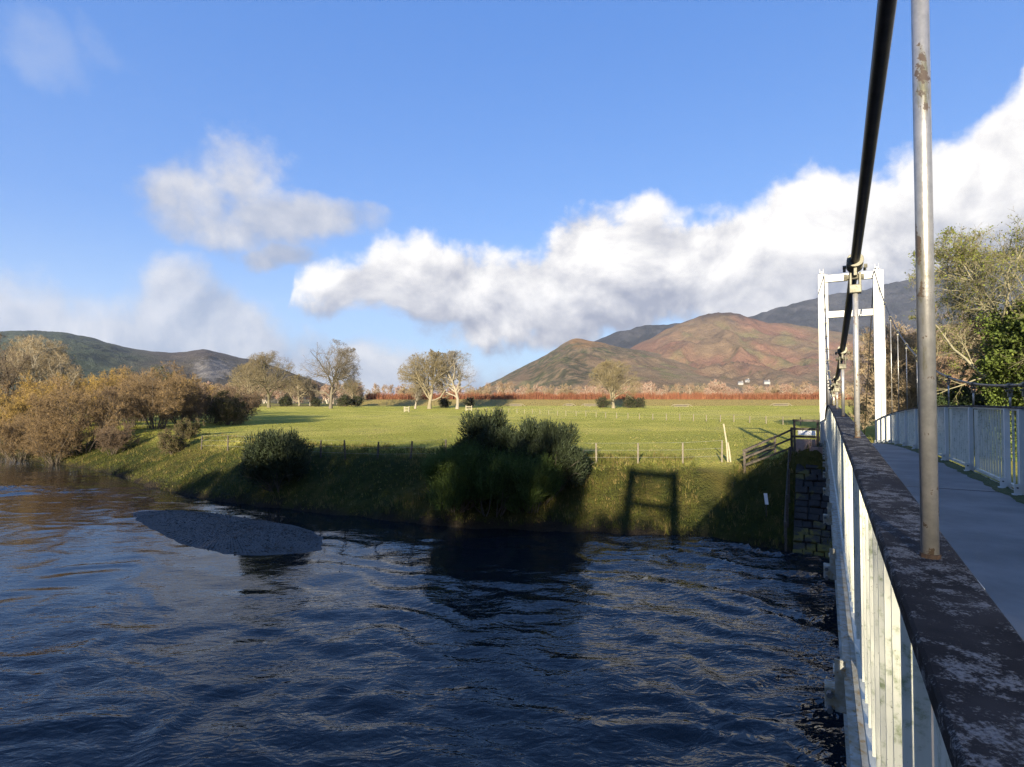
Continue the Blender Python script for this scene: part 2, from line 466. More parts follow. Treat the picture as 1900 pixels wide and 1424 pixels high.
# ------------------------------------------------------------------ bridge frame of reference
TH = 0.5013; KL = 0.143; KR = 2.143; KC = 1.143; A_MID = 9.263; A_T = 30.42; A_N = 2 * A_MID - A_T
SA, CA = math.sin(TH), math.cos(TH)
AX = np.array([[CA, -SA, 0], [SA, CA, 0], [0, 0, 1.0]])      # rows: across (to the right), along (away), up
def rail_z(a): return -.1112 - .0020 * (a - A_MID) ** 2
def deck_z(a): return rail_z(a) - 1.08
def cable_z(a): return .1575 + .0127 * (a - A_MID) ** 2
def bp(a, k, z): return np.array([a * SA + k * CA, a * CA - k * SA, z])

# ------------------------------------------------------------------ terrain
WATER = -6.3
BANK = np.array([(400, -190), (80, -14), (30, 13), (17, 20.2), (11.1, 22.9), (8.3, 24.9), (3.7, 26.2), (1.3, 26.9), (-2.6, 27.5), (-6.9, 29.3), (-12, 31.6),
                 (-18, 34.6), (-24, 38.6), (-33, 46.8), (-43.9, 54.5), (-54.4, 60.4), (-95, 84), (-500, 300)], float)


def sdist(X, Y):
    """signed distance to the far waterline, positive on the meadow side"""
    best = np.full(np.shape(X), 1e9); sg = np.ones(np.shape(X))
    for p, q in zip(BANK[:-1], BANK[1:]):
        e = q - p; l2 = e @ e; t = np.clip(((X - p[0]) * e[0] + (Y - p[1]) * e[1]) / l2, 0, 1)
        dx, dy = X - p[0] - t * e[0], Y - p[1] - t * e[1]; d = np.hypot(dx, dy)
        s = np.where(e[0] * dy - e[1] * dx < 0, 1.0, -1.0); m = d < best
        best = np.where(m, d, best); sg = np.where(m, s, sg)
    return best * sg


def field_z(X, Y):
    z = np.interp(Y, [0, 60, 150, 190, 208, 224, 240, 400, 1500, 6000], [-3.5, -3.5, -3.42, -3.1, -3.0, -3.0, -3.0, -2.5, 0, 0])
    fb = np.interp(Y, [205, 209, 222, 300, 500], [0, 0, 2.35, 2.0, 1.2]) * sstep(-75, -55, X)
    return z + fb + .10 * pn(X / 9, Y / 9, 3) * (Y < 205) + .16 * pn(X / 31, Y / 31, 4)


def th(X, Y):
    X, Y = np.asarray(X, float), np.asarray(Y, float)
    d = sdist(X, Y) + .35 * pn(X / 2.3, Y / 2.3, 8)
    zf = field_z(X, Y)
    wid = np.interp(X, [-60, -30, -18, -6, 2, 12], [9, 7.5, 6.0, 4.2, 4.6, 6.0]) + .8 * pn(X / 5, Y / 5, 9)
    p = np.clip(d / wid, 0, 1.2)
    prof = np.interp(p, [0, .05, .35, .8, 1.05, 1.2], [.06, .17, .45, .90, 1.0, 1.0])
    z = -6.5 + (zf + 6.5) * prof + .10 * fbm(X / 1.3, Y / 1.3, 3, 11) * (p > .02) * (p < 1.1)
    z = np.where(d < 0, -6.35 - np.minimum(1.3, -d * .35), z)
    dn = -d - 31                                             # near bank, behind the camera
    z = np.where(dn > 0, -6.5 + 3.6 * np.clip(dn / 5, 0, 1) ** .8, z)
    a = X * SA + Y * CA; k = X * CA - Y * SA                 # embankments that carry the path to the bridge ends
    for a0, sg in ((A_T - .6, 1), (A_N + .6, -1)):
        u = (a - a0) * sg
        top = np.interp(u, [-2.2, -.2, 3, 14, 30], [-7, -2.3, -2.32, -3.2, -3.6])
        emb = top - np.maximum(0, np.abs(k - KC) - 1.7) * .62
        z = np.where((u > -2.2) & (u < 40), np.maximum(z, emb), z)
    return z


def grid(xs, ys):
    X, Y = np.meshgrid(xs, ys); nx, ny = len(xs), len(ys)
    i, j = np.meshgrid(np.arange(ny - 1), np.arange(nx - 1), indexing='ij')
    f = np.stack([i * nx + j, i * nx + j + 1, (i + 1) * nx + j + 1, (i + 1) * nx + j], -1).reshape(-1, 4)
    return X, Y, f


def geo(a, b, n, g): t = (g ** np.arange(n + 1) - 1) / (g ** n - 1); return a + (b - a) * t


def lerp(a, b, t): return np.asarray(a) * (1 - t[..., None]) + np.asarray(b) * t[..., None]


def ground_colour(X, Y, d):
    n1, n2, n3 = fbm(X / 6, Y / 6, 4, 21), fbm(X / 1.2, Y / 1.2, 3, 22), fbm(X / 30, Y / 30, 3, 23)
    c = lerp((.345, .345, .062), (.475, .44, .10), sstep(-.5, .6, n1 * .6 + n3 * .9))
    c = lerp(c, (.235, .275, .054), .6 * sstep(.1, .8, fbm(X / 4, Y / 7, 3, 27) * .7 + .3 * n3))
    c = lerp(c, (.38, .33, .13), sstep(.25, .9, n2 * .5 + n3 * .5 + .2 * n1))
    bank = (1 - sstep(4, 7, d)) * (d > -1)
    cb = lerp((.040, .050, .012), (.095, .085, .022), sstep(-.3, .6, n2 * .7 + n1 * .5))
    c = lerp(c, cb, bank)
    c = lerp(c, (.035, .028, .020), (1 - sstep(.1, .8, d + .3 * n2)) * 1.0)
    fb = sstep(206, 211, Y) * (1 - sstep(240, 260, Y))
    c = lerp(c, (.27, .215, .075), fb)
    far = sstep(240, 300, Y); c = lerp(c, (.15, .13, .06), far)
    return c


xs = np.unique(np.concatenate([-geo(62, 5200, 46, 1.10), np.arange(-62, 24, .42), geo(24, 5200, 52, 1.10)]))
ys = np.unique(np.concatenate([-geo(0, 600, 30, 1.10), np.arange(0, 19, 1.2), np.arange(19, 47, .34), geo(47, 204, 90, 1.012), np.arange(204, 242, 1.5), geo(242, 5600, 50, 1.07)]))
GX, GY, gf = grid(xs, ys); GZ = th(GX, GY)
gd = sdist(GX, GY)
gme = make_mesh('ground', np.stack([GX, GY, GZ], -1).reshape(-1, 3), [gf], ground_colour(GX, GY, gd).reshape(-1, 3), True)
structure(obj('ground', gme, M['ground']))['label'] = 'green riverside meadow and its grassy banks'

# river: one sheet with real waves, finer in the reach below the bridge
wx = np.unique(np.concatenate([-geo(62, 600, 22, 1.15), np.arange(-62, 22, .2), geo(22, 500, 24, 1.15)]))
wy = np.unique(np.concatenate([-geo(0, 260, 24, 1.12), np.arange(0, 9, .6), np.arange(9, 40, .19), np.arange(40, 64, .4), geo(64, 320, 24, 1.08)]))
WX, WY, wf = grid(wx, wy)
wd = sdist(WX, WY)
fl = np.radians(-28); fx, fy = WX * math.cos(fl) + WY * math.sin(fl), -WX * math.sin(fl) + WY * math.cos(fl)   # along and across the current
wv = .8 * pn(WX / 3.0, WY / 3.0, 30); fxx, fyy = fx + 1.4 * wv, fy + 1.1 * pn(WX / 2.2, WY / 2.2, 31)
calm = sstep(-6, 11, WX - .35 * (WY - 25) + 4.5 * pn(WX / 8, WY / 8, 32))                              # livelier on the bridge side
calm = np.maximum(calm, sstep(19, 11, WY + 2.5 * pn(WX / 5, WY / 5, 37)) * .8)
rif = np.exp(-((WX + 36 + 2 * pn(WX / 4, WY / 4, 60)) / 7) ** 2 - ((WY - 39 + .1 * (WX + 36)) / 1.7) ** 2)  # the riffle upstream
amp = (.13 + .87 * calm) * (1 - .6 * np.exp(-((WX + 10.5) / 7) ** 2 - ((WY - 25.5) / 5) ** 2)) + 1.1 * rif
ridg = lambda v: 1 - np.abs(v) * 1.5
WZ = WATER + amp * (.095 * ridg(pn(fxx / 3.1, fyy / 1.3, 33)) + .070 * ridg(pn(fxx / 1.5, fyy / .75, 34)) + .030 * ridg(pn(fxx / .8, fyy / .5, 35))) + .02 * pn(WX / 6, WY / 6, 36) + (.03 + .07 * calm) * np.clip(ridg(pn(fxx / 8, fyy / 1.9, 38)), 0, 1) ** 3
wcol = np.stack([.10 + .90 * np.clip(amp, 0, 1.6) / 1.6, np.clip(rif * .7, 0, 1), amp * 0], -1)
wme = make_mesh('river', np.stack([WX, WY, WZ], -1).reshape(-1, 3), [wf], wcol.reshape(-1, 3), True)
structure(obj('river', wme, M['water']))['label'] = 'dark blue rippled river flowing under the bridge'

# gravel bar
GB = [(250, 957), (275, 949), (320, 946), (370, 949), (430, 957), (500, 967), (560, 979), (594, 992), (603, 1004), (592, 1017), (555, 1025), (500, 1028), (440, 1027), (385, 1019), (335, 1005), (290, 982)]
gb = np.array([at(x, y, F_PX * 6.3 / (y - HOR))[:2] for x, y in GB])
def closed_smooth(P, n):
    t = np.linspace(0, len(P), n, endpoint=False); i = t.astype(int); f = (t - i)[:, None]; N = len(P)
    p0, p1, p2, p3 = P[(i - 1) % N], P[i % N], P[(i + 1) % N], P[(i + 2) % N]
    return .5 * (2 * p1 + (p2 - p0) * f + (2 * p0 - 5 * p1 + 4 * p2 - p3) * f * f + (3 * p1 - p0 - 3 * p2 + p3) * f ** 3)
ring = closed_smooth(gb, 120); cen = ring.mean(0)
rr = np.concatenate([[1.10, 1.0], np.linspace(.95, 0, 22)]); V = []
for r in rr:
    q = cen + (ring - cen) * r * (1 + .05 * fbm(ring[:, 0] * .9, ring[:, 1] * .9, 3, 40)[:, None])
    h = -.16 if r > 1.05 else .035 + .20 * (1 - r ** 2.2)
    V.append(np.c_[q, WATER + h + .02 * fbm(q[:, 0] / 1.1, q[:, 1] / 1.1, 3, 41) * (r < 1)])
V = np.vstack(V); n = 120; i, j = np.meshgrid(np.arange(len(rr) - 1), np.arange(n), indexing='ij'); j2 = (j + 1) % n
gf2 = np.stack([i * n + j, i * n + j2, (i + 1) * n + j2, (i + 1) * n + j], -1).reshape(-1, 4)
gbm = make_mesh('gravel_bar', V, [gf2], None, True)
structure(obj('gravel_bar', gbm, M['gravel']))['label'] = 'low bar of dark gravel rising from the river'
rg = np.random.default_rng(3)                                 # loose stones on it
N = 5200; r = np.sqrt(rg.random(N)) * .98; ii = rg.integers(0, n, N); q = cen + (ring[ii] - cen) * r[:, None]
qz = WATER + .035 + .20 * (1 - r ** 2.2) + .02 * fbm(q[:, 0] / 1.1, q[:, 1] / 1.1, 3, 41)
s = rg.uniform(.012, .034, N) * (1 + (rg.random(N) < .05) * 1.2)
octa = np.array([[1, 0, 0], [0, 1, 0], [-1, 0, 0], [0, -1, 0], [0, 0, .6], [0, 0, -.6]])
of = np.array([[0, 1, 4], [1, 2, 4], [2, 3, 4], [3, 0, 4], [1, 0, 5], [2, 1, 5], [3, 2, 5], [0, 3, 5]])
an = rg.random(N) * 6.28; R = np.stack([np.stack([np.cos(an), -np.sin(an)], -1), np.stack([np.sin(an), np.cos(an)], -1)], -2)
PV = octa[None] * s[:, None, None] * rg.uniform(.7, 1.3, (N, 6, 1)); PV[..., :2] = np.einsum('nij,nkj->nki', R, PV[..., :2]); PV = PV + np.c_[q, qz + s * .25][:, None]
pm = make_mesh('pebbles', PV.reshape(-1, 3), [(of[None] + 6 * np.arange(N)[:, None, None]).reshape(-1, 3)], None, True)
tag(obj('pebbles', pm, M['gravel']), 'loose dark pebbles lying on the gravel bar', 'pebbles', kind='stuff')

# ------------------------------------------------------------------ hills
def hill(name, label, sky, Y0, D, Yb, paint, seed, rough=.10, power=1.15, nu=240, nv=90, zb=-3.0):
    """a range whose crest follows the given skyline at distance D and whose face runs down to the plain at Y0"""
    pts = np.array([((x - 950) / F_PX, (HOR - y) / F_PX) for x, y in sky])
    u = np.linspace(pts[0, 0], pts[-1, 0], nu); e = np.interp(u, pts[:, 0], pts[:, 1])
    ker = np.array([1, 2, 3, 2, 1.]) / 9; e = np.convolve(np.pad(e, 2, 'edge'), ker, 'valid')
    Yv = np.concatenate([np.linspace(Y0, D, nv), np.linspace(D, Yb, 24)[1:]])
    U, YY = np.meshgrid(u, Yv); X = U * YY; t = (YY - Y0) / (D - Y0); tb = np.clip((YY - D) / (Yb - D), 0, 1)
    H = np.interp(U, u, e) * D
    s = np.where(t <= 1, np.clip(t, 0, 1) ** power, 1 - .9 * sstep(0, 1, tb))
    rid = 1 - np.abs(fbm(X / (D * .11), YY / (D * .2), 5, seed)) * 1.6
    w = np.clip(t, 0, 1) * np.clip(1.06 - t, 0, 1) * 4 * (t < 1.06)
    Z = zb + (H - zb) * s + H * rough * w * rid * .5 + H * .036 * w * (1 - 2 * np.abs(fbm(X / (D * .045) + .6 * fbm(X / (D * .1), YY / (D * .1), 2, seed + 2), YY / (D * .30), 3, seed + 8))) + H * .013 * fbm(X / (D * .028), YY / (D * .04), 5, seed + 5) * np.clip(t * 4, 0, 1)
    px, py = U * F_PX + 950, HOR - Z / YY * F_PX                # where this ground lies, in photograph pixels: places its woods and bracken
    c = paint(px, py, t, X, YY, seed)
    Xg, f = None, None
    ny, nx = X.shape; i, j = np.meshgrid(np.arange(ny - 1), np.arange(nx - 1), indexing='ij')
    f = np.stack([i * nx + j, i * nx + j + 1, (i + 1) * nx + j + 1, (i + 1) * nx + j], -1).reshape(-1, 4)
    me = make_mesh(name, np.stack([X, YY, Z], -1).reshape(-1, 3), [f], c.reshape(-1, 3), True)
    o = structure(obj(name, me, M['hill'])); o['label'] = label
    return X, YY, Z, U


HEATH, BRACK, REDB, GRASSY, FOREST, ROCK = (.060, .048, .045), (.150, .108, .070), (.175, .100, .070), (.13, .125, .062), (.030, .042, .025), (.17, .165, .16)


def paint_right(px, py, t, X, Y, s):
    n1, n2, n3 = fbm(X / 260, Y / 330, 4, s), fbm(X / 70, Y / 90, 4, s + 3), fbm(X / 25, Y / 25, 3, s + 9)
    c = lerp(BRACK, REDB, sstep(-.4, .5, n1 + .3 * n2))
    c = lerp(c, GRASSY, .7 * sstep(.15, .6, n2 * .6 + .5 * fbm(X / 150, Y / 400, 3, s + 31)))
    c = lerp(c, HEATH, sstep(600, 585, py + 14 * n2) * .85)
    c = lerp(c, ROCK, sstep(.62, .9, n3 * .5 + n2 * .6) * .5)
    c = lerp(c, (.05, .06, .035), sstep(.3, .6, n3 * .6 + n2 * .5) * sstep(660, 690, py) * .8)
    return c


def paint_dodd(px, py, t, X, Y, s):
    n1, n2, n3 = fbm(X / 200, Y / 300, 4, s), fbm(X / 60, Y / 80, 4, s + 3), fbm(X / 18, Y / 18, 3, s + 9)
    c = lerp(BRACK, (.17, .13, .085), sstep(-.4, .5, n1))
    fo = np.maximum(sstep(-6, 8, 70 - np.abs(px - 1045) * .8 - np.abs(py - 692) * 1.9 + 20 * n2), sstep(-6, 8, 26 - np.abs(py - (655 + (px - 1080) * -.03)) * 1.4 - np.abs(px - 1075) * .12 + 13 * n2) * .85)
    fo = np.maximum(fo, sstep(0, 6, 15 - np.abs(py - (700 - (px - 930) * .42)) + 7 * n2) * (px < 1010))
    c = lerp(c, GRASSY, sstep(.1, .6, n2) * .8)
    c = lerp(c, (.21, .13, .065), sstep(648, 636, py + 6 * n2) * sstep(1050, 1066, px))
    return lerp(c, FOREST, np.clip(fo, 0, 1) * sstep(-.3, .4, n3 + .1) * .75)


def paint_cloud_shade(px, py, t, X, Y, s):  # cloud shadow over the back ridges, put into their colour
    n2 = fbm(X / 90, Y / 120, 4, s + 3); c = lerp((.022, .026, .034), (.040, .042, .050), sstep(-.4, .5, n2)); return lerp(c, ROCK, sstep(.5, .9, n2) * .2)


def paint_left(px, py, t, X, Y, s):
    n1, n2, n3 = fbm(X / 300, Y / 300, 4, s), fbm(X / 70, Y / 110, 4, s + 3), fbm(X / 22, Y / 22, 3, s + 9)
    c = lerp((.046, .060, .036), (.060, .052, .040), sstep(170, 300, px + 60 * n1))  # hill tones darkened to carry the cloud shadow lying over it
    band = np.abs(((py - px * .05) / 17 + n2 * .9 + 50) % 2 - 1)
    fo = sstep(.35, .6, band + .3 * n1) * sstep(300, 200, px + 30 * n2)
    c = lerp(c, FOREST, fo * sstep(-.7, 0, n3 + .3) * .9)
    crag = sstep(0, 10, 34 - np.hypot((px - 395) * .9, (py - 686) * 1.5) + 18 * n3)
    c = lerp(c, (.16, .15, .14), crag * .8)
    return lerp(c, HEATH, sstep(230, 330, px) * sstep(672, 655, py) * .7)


hill('far_ridge', 'dark distant ridge rising into the cloud behind the bridge tower', [(1040, 760), (1300, 640), (1385, 590), (1450, 572), (1520, 553), (1600, 541), (1690, 522), (1760, 496), (1850, 470), (1990, 440), (2150, 470), (2300, 600)], 2200, 3300, 5000, paint_cloud_shade, 71, .12)
hill('far_fell', 'dark blue fell top behind the red hill', [(980, 740), (1060, 655), (1105, 633), (1150, 616), (1200, 605), (1235, 602), (1262, 601), (1330, 606), (1450, 640), (1600, 700)], 2100, 2900, 4200, paint_cloud_shade, 75, .10)
HB = hill('bracken_hill', 'broad red brown bracken hill behind the meadow', [(1000, 742), (1080, 715), (1130, 672), (1160, 652), (1200, 633), (1250, 607), (1300, 589), (1330, 582), (1352, 580), (1385, 590), (1420, 601), (1460, 602), (1500, 606), (1540, 616), (1600, 622), (1700, 612), (1800, 598), (1950, 600), (2200, 640), (2400, 740)], 850, 2100, 3200, paint_right, 79, .16, 1.7)
hill('wooded_hill', 'small pointed hill with dark conifer woods on its left slope', [(850, 742), (905, 713), (930, 702), (960, 686), (1010, 661), (1040, 643), (1058, 632), (1070, 630), (1095, 633), (1130, 641), (1160, 648), (1200, 652), (1250, 664), (1310, 684), (1380, 712), (1440, 738)], 600, 1700, 2600, paint_dodd, 83, .12, 1.1)
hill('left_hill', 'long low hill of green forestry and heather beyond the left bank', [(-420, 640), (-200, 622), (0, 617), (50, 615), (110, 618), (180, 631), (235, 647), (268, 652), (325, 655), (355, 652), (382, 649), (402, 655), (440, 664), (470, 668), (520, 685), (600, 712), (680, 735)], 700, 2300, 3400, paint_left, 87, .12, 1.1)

M['rust'] = mottled('rust', (.035, .022, .015), (.07, .04, .022), 60, .85, .5, .002)

# ------------------------------------------------------------------ the suspension footbridge
S_PANEL = 2.035
POST_L = [1.08 + n * S_PANEL for n in range(-6, 15)]
POST_R = sorted([A_MID + .31 + n * S_PANEL for n in range(0, 11)] + [A_MID - .31 - n * S_PANEL for n in range(0, 11)])
bridge = thing('suspension_footbridge', 'white suspension footbridge with grey deck, lichened handrails and black cables', 'bridge', bp(A_T, KC, deck_z(A_T)))
BR = wloc(bridge)


def along(fn, k, a0, a1, step=.5):
    a = np.arange(a0, a1 + 1e-6, step); return np.array([bp(x, k, fn(x)) for x in a])


def strip(mb, a0, a1, k0, k1, zt, zb, step=.5, wob=None):
    """a bar of rectangular section that follows the camber"""
    a = np.linspace(a0, a1, max(2, int((a1 - a0) / step) + 1)); V = []
    for x in a:
        for k, z in ((k0, zb(x)), (k1, zb(x)), (k1, zt(x)), (k0, zt(x))): V.append(bp(x, k, z))
    n = len(a); i, j = np.meshgrid(np.arange(n - 1), np.arange(4), indexing='ij'); j2 = (j + 1) % 4
    f = np.stack([i * 4 + j, i * 4 + j2, (i + 1) * 4 + j2, (i + 1) * 4 + j], -1).reshape(-1, 4)
    f = np.vstack([f, [[3, 2, 1, 0], [4 * n - 4, 4 * n - 3, 4 * n - 2, 4 * n - 1]]])
    return mb.add(np.array(V), f)


A0, A1 = A_N + .1, A_T + 2.2
# deck, with its joint, kerb moss and edge beams
deck = strip(MB(), A0, A1, KL + .055, KR - .055, deck_z, lambda a: deck_z(a) - .12).build('deck', M['deck'], bridge)
strip(MB(), A_MID - .018, A_MID + .018, KL + .06, KR - .06, lambda a: deck_z(a) + .004, lambda a: deck_z(a) + .001).build('expansion_joint', M['cable'], deck)
for k0, k1, sd in ((KR - .20, KR - .056, 1), (KL + .056, KL + .12, -1)):
    a = np.arange(A0, A1, .07); nn = 6; V = []
    for j in range(nn):
        t = j / (nn - 1); kk = k0 + (k1 - k0) * t if sd > 0 else k1 + (k0 - k1) * t
        edge = (.05 * pn(a / .35, a * 0 + 3.3, 50) + .03 * pn(a / .11, a * 0, 51)) * (1 - t)
        h = .035 * t ** .7 * (1 + .5 * pn(a / .16, a * 0 + t * 5, 52)) + (.003 if j else -.004)
        P = np.stack([a * SA + (kk + sd * edge) * CA, a * CA - (kk + sd * edge) * SA, deck_z(a) + h], -1); V.append(P)
    n = len(a); i, j = np.meshgrid(np.arange(nn - 1), np.arange(n - 1), indexing='ij')
    MB().add(np.vstack(V), np.stack([i * n + j, i * n + j + 1, (i + 1) * n + j + 1, (i + 1) * n + j], -1).reshape(-1, 4)).build('moss', M['moss'], deck, True)
for k, nm in ((KL - .02, 'edge_beam'), (KR + .02, 'edge_beam')):
    sd = -1 if k < 1 else 1
    mb = MB(); strip(mb, A0, A1, k - .015, k + .015, lambda a: deck_z(a) - .02, lambda a: deck_z(a) - .30)
    strip(mb, A0, A1, k - .05 if sd < 0 else k + .016, k - .016 if sd < 0 else k + .05, lambda a: deck_z(a) - .02, lambda a: deck_z(a) - .035)
    strip(mb, A0, A1, k - .05 if sd < 0 else k + .016, k - .016 if sd < 0 else k + .05, lambda a: deck_z(a) - .285, lambda a: deck_z(a) - .30)
    mb.build(nm, M['bracket'], bridge)
# cross girders under the deck, one at each pair of posts
gm = MB().box((0, 0, 0), KR - KL + .02, .09, .20, AX).mesh('cross_girder')
for a in POST_L:
    obj('cross_girder', gm, M['dark_steel'], bridge, bp(a, KC, deck_z(a) - .23) - BR)

# railings
cap_t, bot_t = .024, .045
balu = MB().box((0, 0, 0), .023, .014, .93, AX).mesh('baluster')
balu_s = MB(); n_b = 0
for side, k, posts in ((-1, KL, POST_L), (1, KR, POST_R)):
    nm = thing('railing', '', None); nm.parent = bridge; nm.location = -BR + BR; del nm['label']
    rl = nm
    # the walkway caps: outer edge slightly further out than inner
    ka, kb = (k - .058, k + .042) if side < 0 else (k - .042, k + .058)
    prof = [(ka, -.024), (ka, -.004), (ka + .004, 0), (kb - .004, 0), (kb, -.004), (kb, -.024), (kb - .006, -.024), (kb - .006, -.006), (ka + .006, -.006), (ka + .006, -.024)]
    aa = np.concatenate([np.arange(A0, 8, .12), np.arange(8, A1 - 2, .4), [A1 - 2]]); V = np.array([[bp(x, kk, rail_z(x) + zz) for kk, zz in prof] for x in aa]).reshape(-1, 3)
    n, m = len(aa), len(prof); i, j = np.meshgrid(np.arange(n - 1), np.arange(m), indexing='ij'); j2 = (j + 1) % m
    MB().add(V, np.stack([i * m + j, i * m + j2, (i + 1) * m + j2, (i + 1) * m + j], -1).reshape(-1, 4)).build('handrail', M['handrail'], rl)
    strip(MB(), A0, A1 - 2, k - .016, k + .016, lambda a: rail_z(a) - .026, lambda a: rail_z(a) - .05).build('top_rail', M['white_paint'], rl)
    strip(MB(), A0, A1 - 2, k - .020, k + .020, lambda a: deck_z(a) + .085, lambda a: deck_z(a) + .045).build('bottom_rail', M['baluster'], rl)
    pm_ = MB().box((0, 0, 0), .055, .06, 1.12, AX).mesh('post'); plate = MB().box((0, 0, 0), .010, .24, .95, AX).mesh('end_plate')
    gus = MB().box((0, 0, 0), .07, .012, .13, AX).box((.0, .0, -.06), .10, .09, .012, AX).mesh('foot_bracket')
    bolt = MB().tube([(0, 0, 0), tuple(-AX[1] * .012)], .011, 6).mesh('bolt')
    for q, a in enumerate(posts):
        kp = k - .012 * side
        p = obj('post', pm_, M['white_paint'], rl, bp(a, kp + (-.028 * side if side > 0 else .020), rail_z(a) - .59) - BR)
        if side > 0:
            obj('foot_bracket', gus, M['white_paint'], p, AX.T @ np.array([-.055, -.045, -.40]) )
            obj('bolt', bolt, M['dark_steel'], p, AX.T @ np.array([-.06, -.053, -.38]))
        nxt = posts[q + 1] if q + 1 < len(posts) else A_T
        L_ = nxt - a
        if L_ < .3 or a > A_T - .3: continue
        up = .5 * L_
        first = a + .05
        if side < 0: pa, b0, b1 = nxt - .16, a + .115, nxt - .33
        else: pa, b0, b1 = nxt - .16, a + .115, nxt - .33
        if L_ > 1:
            obj('end_plate', plate, M['baluster'], rl, bp(pa, k, (rail_z(pa) + deck_z(pa)) / 2) - BR)
        nb = (10 if side < 0 else 12) if L_ > 1 else 3
        if L_ <= 1: b1 = nxt - .11
        for b in np.linspace(b0, b1, nb):
            c = bp(b, k, rail_z(b) - .515)
            if b > -.6 and n_b < 298:
                obj('baluster', balu, M['baluster'], rl, c - BR); n_b += 1
            else:
                balu_s.box(c, .023, .014, .93, AX)
bs = balu_s.build('distant_balusters', M['baluster'], bridge); bs['kind'] = 'stuff'

# outside brackets of the left side: an outrigger, its face plate and bolts
for a in POST_L:
    z = deck_z(a) - .05
    o = MB().box(bp(a, KL - .085, z - .09), .13, .085, .10, AX).box(bp(a, KL - .088, z + .035), .05, .10, .012, AX).build('outrigger_bracket', M['bracket'], bridge, bevel=.004)
    MB().box(bp(a - .049, KL - .085, z - .02), .045, .012, .24, AX).build('bracket_plate', M['bracket'], o)
    for dz in (-.05, .02): MB().tube([bp(a - .055, KL - .13, z - .08 + dz), bp(a - .085, KL - .13, z - .08 + dz)], .014, 6).build('bolt', M['dark_steel'], o)

# main cables, backstays, hangers
for side, k, posts in ((-1, KL, POST_L), (1, KR, POST_R)):
    a = np.concatenate([np.arange(A_N, A_T, .35), [A_T]]); c = MB().tube(np.array([bp(x, k, cable_z(x)) for x in a]), .0198, 10)
    c.build('main_cable', M['cable'], bridge, True)
    for a0, a1 in ((A_T, A_T + 9.5), (A_N, A_N - 9.5)):
        z1 = float(th(*bp(a1, k, 0)[:2])) - .1
        MB().tube([bp(a0, k, cable_z(a0)), bp((a0 + a1) / 2, k, (cable_z(a0) + z1) / 2 - .12), bp(a1, k, z1)], .022, 8).build('backstay_cable', M['cable'], bridge, True)
    for x in posts:
        if x > A_T - 1.2 or x < A_N + 1.2: continue
        zc, zr = cable_z(x), rail_z(x); sl = 2 * .0127 * (x - A_MID); ang = math.atan(sl)
        tan = AX[1] * math.cos(ang) + np.array([0, 0, math.sin(ang)]); nrm = np.cross(AX[0], tan); ax2 = np.array([AX[0], tan, nrm])
        c = bp(x, k, zc)
        zt = zc - .105; short = zt - zr < .06
        if short: zt = zr + .06
        h = MB().tube([bp(x, k, zr - .02), bp(x, k, zr + .5 * (zt - zr)), bp(x, k, zt)], .0118, 14).build('hanger_rod', M['rod'], bridge, True)
        cl = MB()
        th_ = np.linspace(0, 2 * math.pi, 17)[:-1]
        for s0 in (-.026, .026):                              # two lobed halves bolted round the cable
            poly = [(.031 * math.cos(q) + (.004 if abs(math.cos(q)) > .5 else 0) * np.sign(math.cos(q)), .034 * math.sin(q)) for q in th_]
            cl.prism(poly, s0 - .020, s0 + .020, ax2, c)
        cl.box(c - nrm * .045, .014, .06, .05, ax2)
        cl.build('cable_band', M['casting'], h, False, .002)
        for ss in (-1, 1):
            e = c + AX[0] * (ss * .036) - nrm * .018
            MB().tube([e, e + AX[0] * ss * .014], .010, 6).tube([e + tan * .04, e + tan * .04 + AX[0] * ss * .012], .009, 6).build('bolt', M['casting'], h)
        if not short:
            cv = MB(); pz = zc - .066
            for ss in (-1, 1): cv.box(bp(x, k + ss * .019, pz - .012), .011, .040, .062, AX)
            cv.box(bp(x, k, pz - .058), .050, .046, .040, AX)
            cv.build('clevis', M['casting'], h, False, .004)
            MB().tube([bp(x, k - .041, pz), bp(x, k + .036, pz)], .012, 8).tube([bp(x, k - .046, pz), bp(x, k - .034, pz)], .017, 6).build('clevis_pin', M['casting'], h)
        MB().tube([bp(x, k, zr - .002), bp(x, k, zr + .006)], .0138, 12).build('rod_collar', M['rust'], h)


# towers
def tower(a, near):
    t = thing('tower', '', None); del t['label']; t.parent = bridge; t.location = (0, 0, 0)
    zb = deck_z(a) - 3.2; zt = cable_z(a) - .02
    for side, k in ((-1, KL - .10), (1, KR + .10)):
        lg = MB().box(bp(a, k, (zb + zt) / 2), .30, .30, zt - zb, AX)
        lg.box(bp(a + .04, k + .205, (zb + zt - .02) / 2), .11, .12, zt - zb - .02, AX)
        l = lg.build('leg', M['tower_paint'], t, False, .012)
        # front flange plate with its pointed top
        w = .155; hh = zt - zb
        MB().prism([(-w, 0), (w, 0), (w, hh - .75), (.02, hh + .12), (-.02, hh + .12), (-w, hh - .75)], -.185, -.153, AX, bp(a, k, zb)).build('flange_plate', M['tower_paint'], l, False, .006)
        for dx in (-.07, .07):
            MB().prism([(-.022, 0), (.022, 0), (.004, .30), (-.004, .30)], -.02, .02, AX, bp(a, k + dx, zt - .02)).build('finial', M['tower_paint'], l)
        MB().box(bp(a, k, zt + .03), .10, .26, .07, AX).tube([bp(a - .05, k - .08, zt + .045), bp(a - .05, k + .08, zt + .045)], .035, 8).build('saddle', M['dark_steel'], l, False, .006)
        MB().box(bp(a, k, deck_z(a) - .02), .46, .46, .05, AX).build('base_plate', M['tower_paint'], l, False, .006)
    for z, h in ((zt - .22, .33), (zt - 1.92, .30)):
        MB().beam(bp(a, KL + .052, z), bp(a, KR - .052, z), .20, h).build('crossbeam', M['tower_paint'], t, False, .012)
    return t


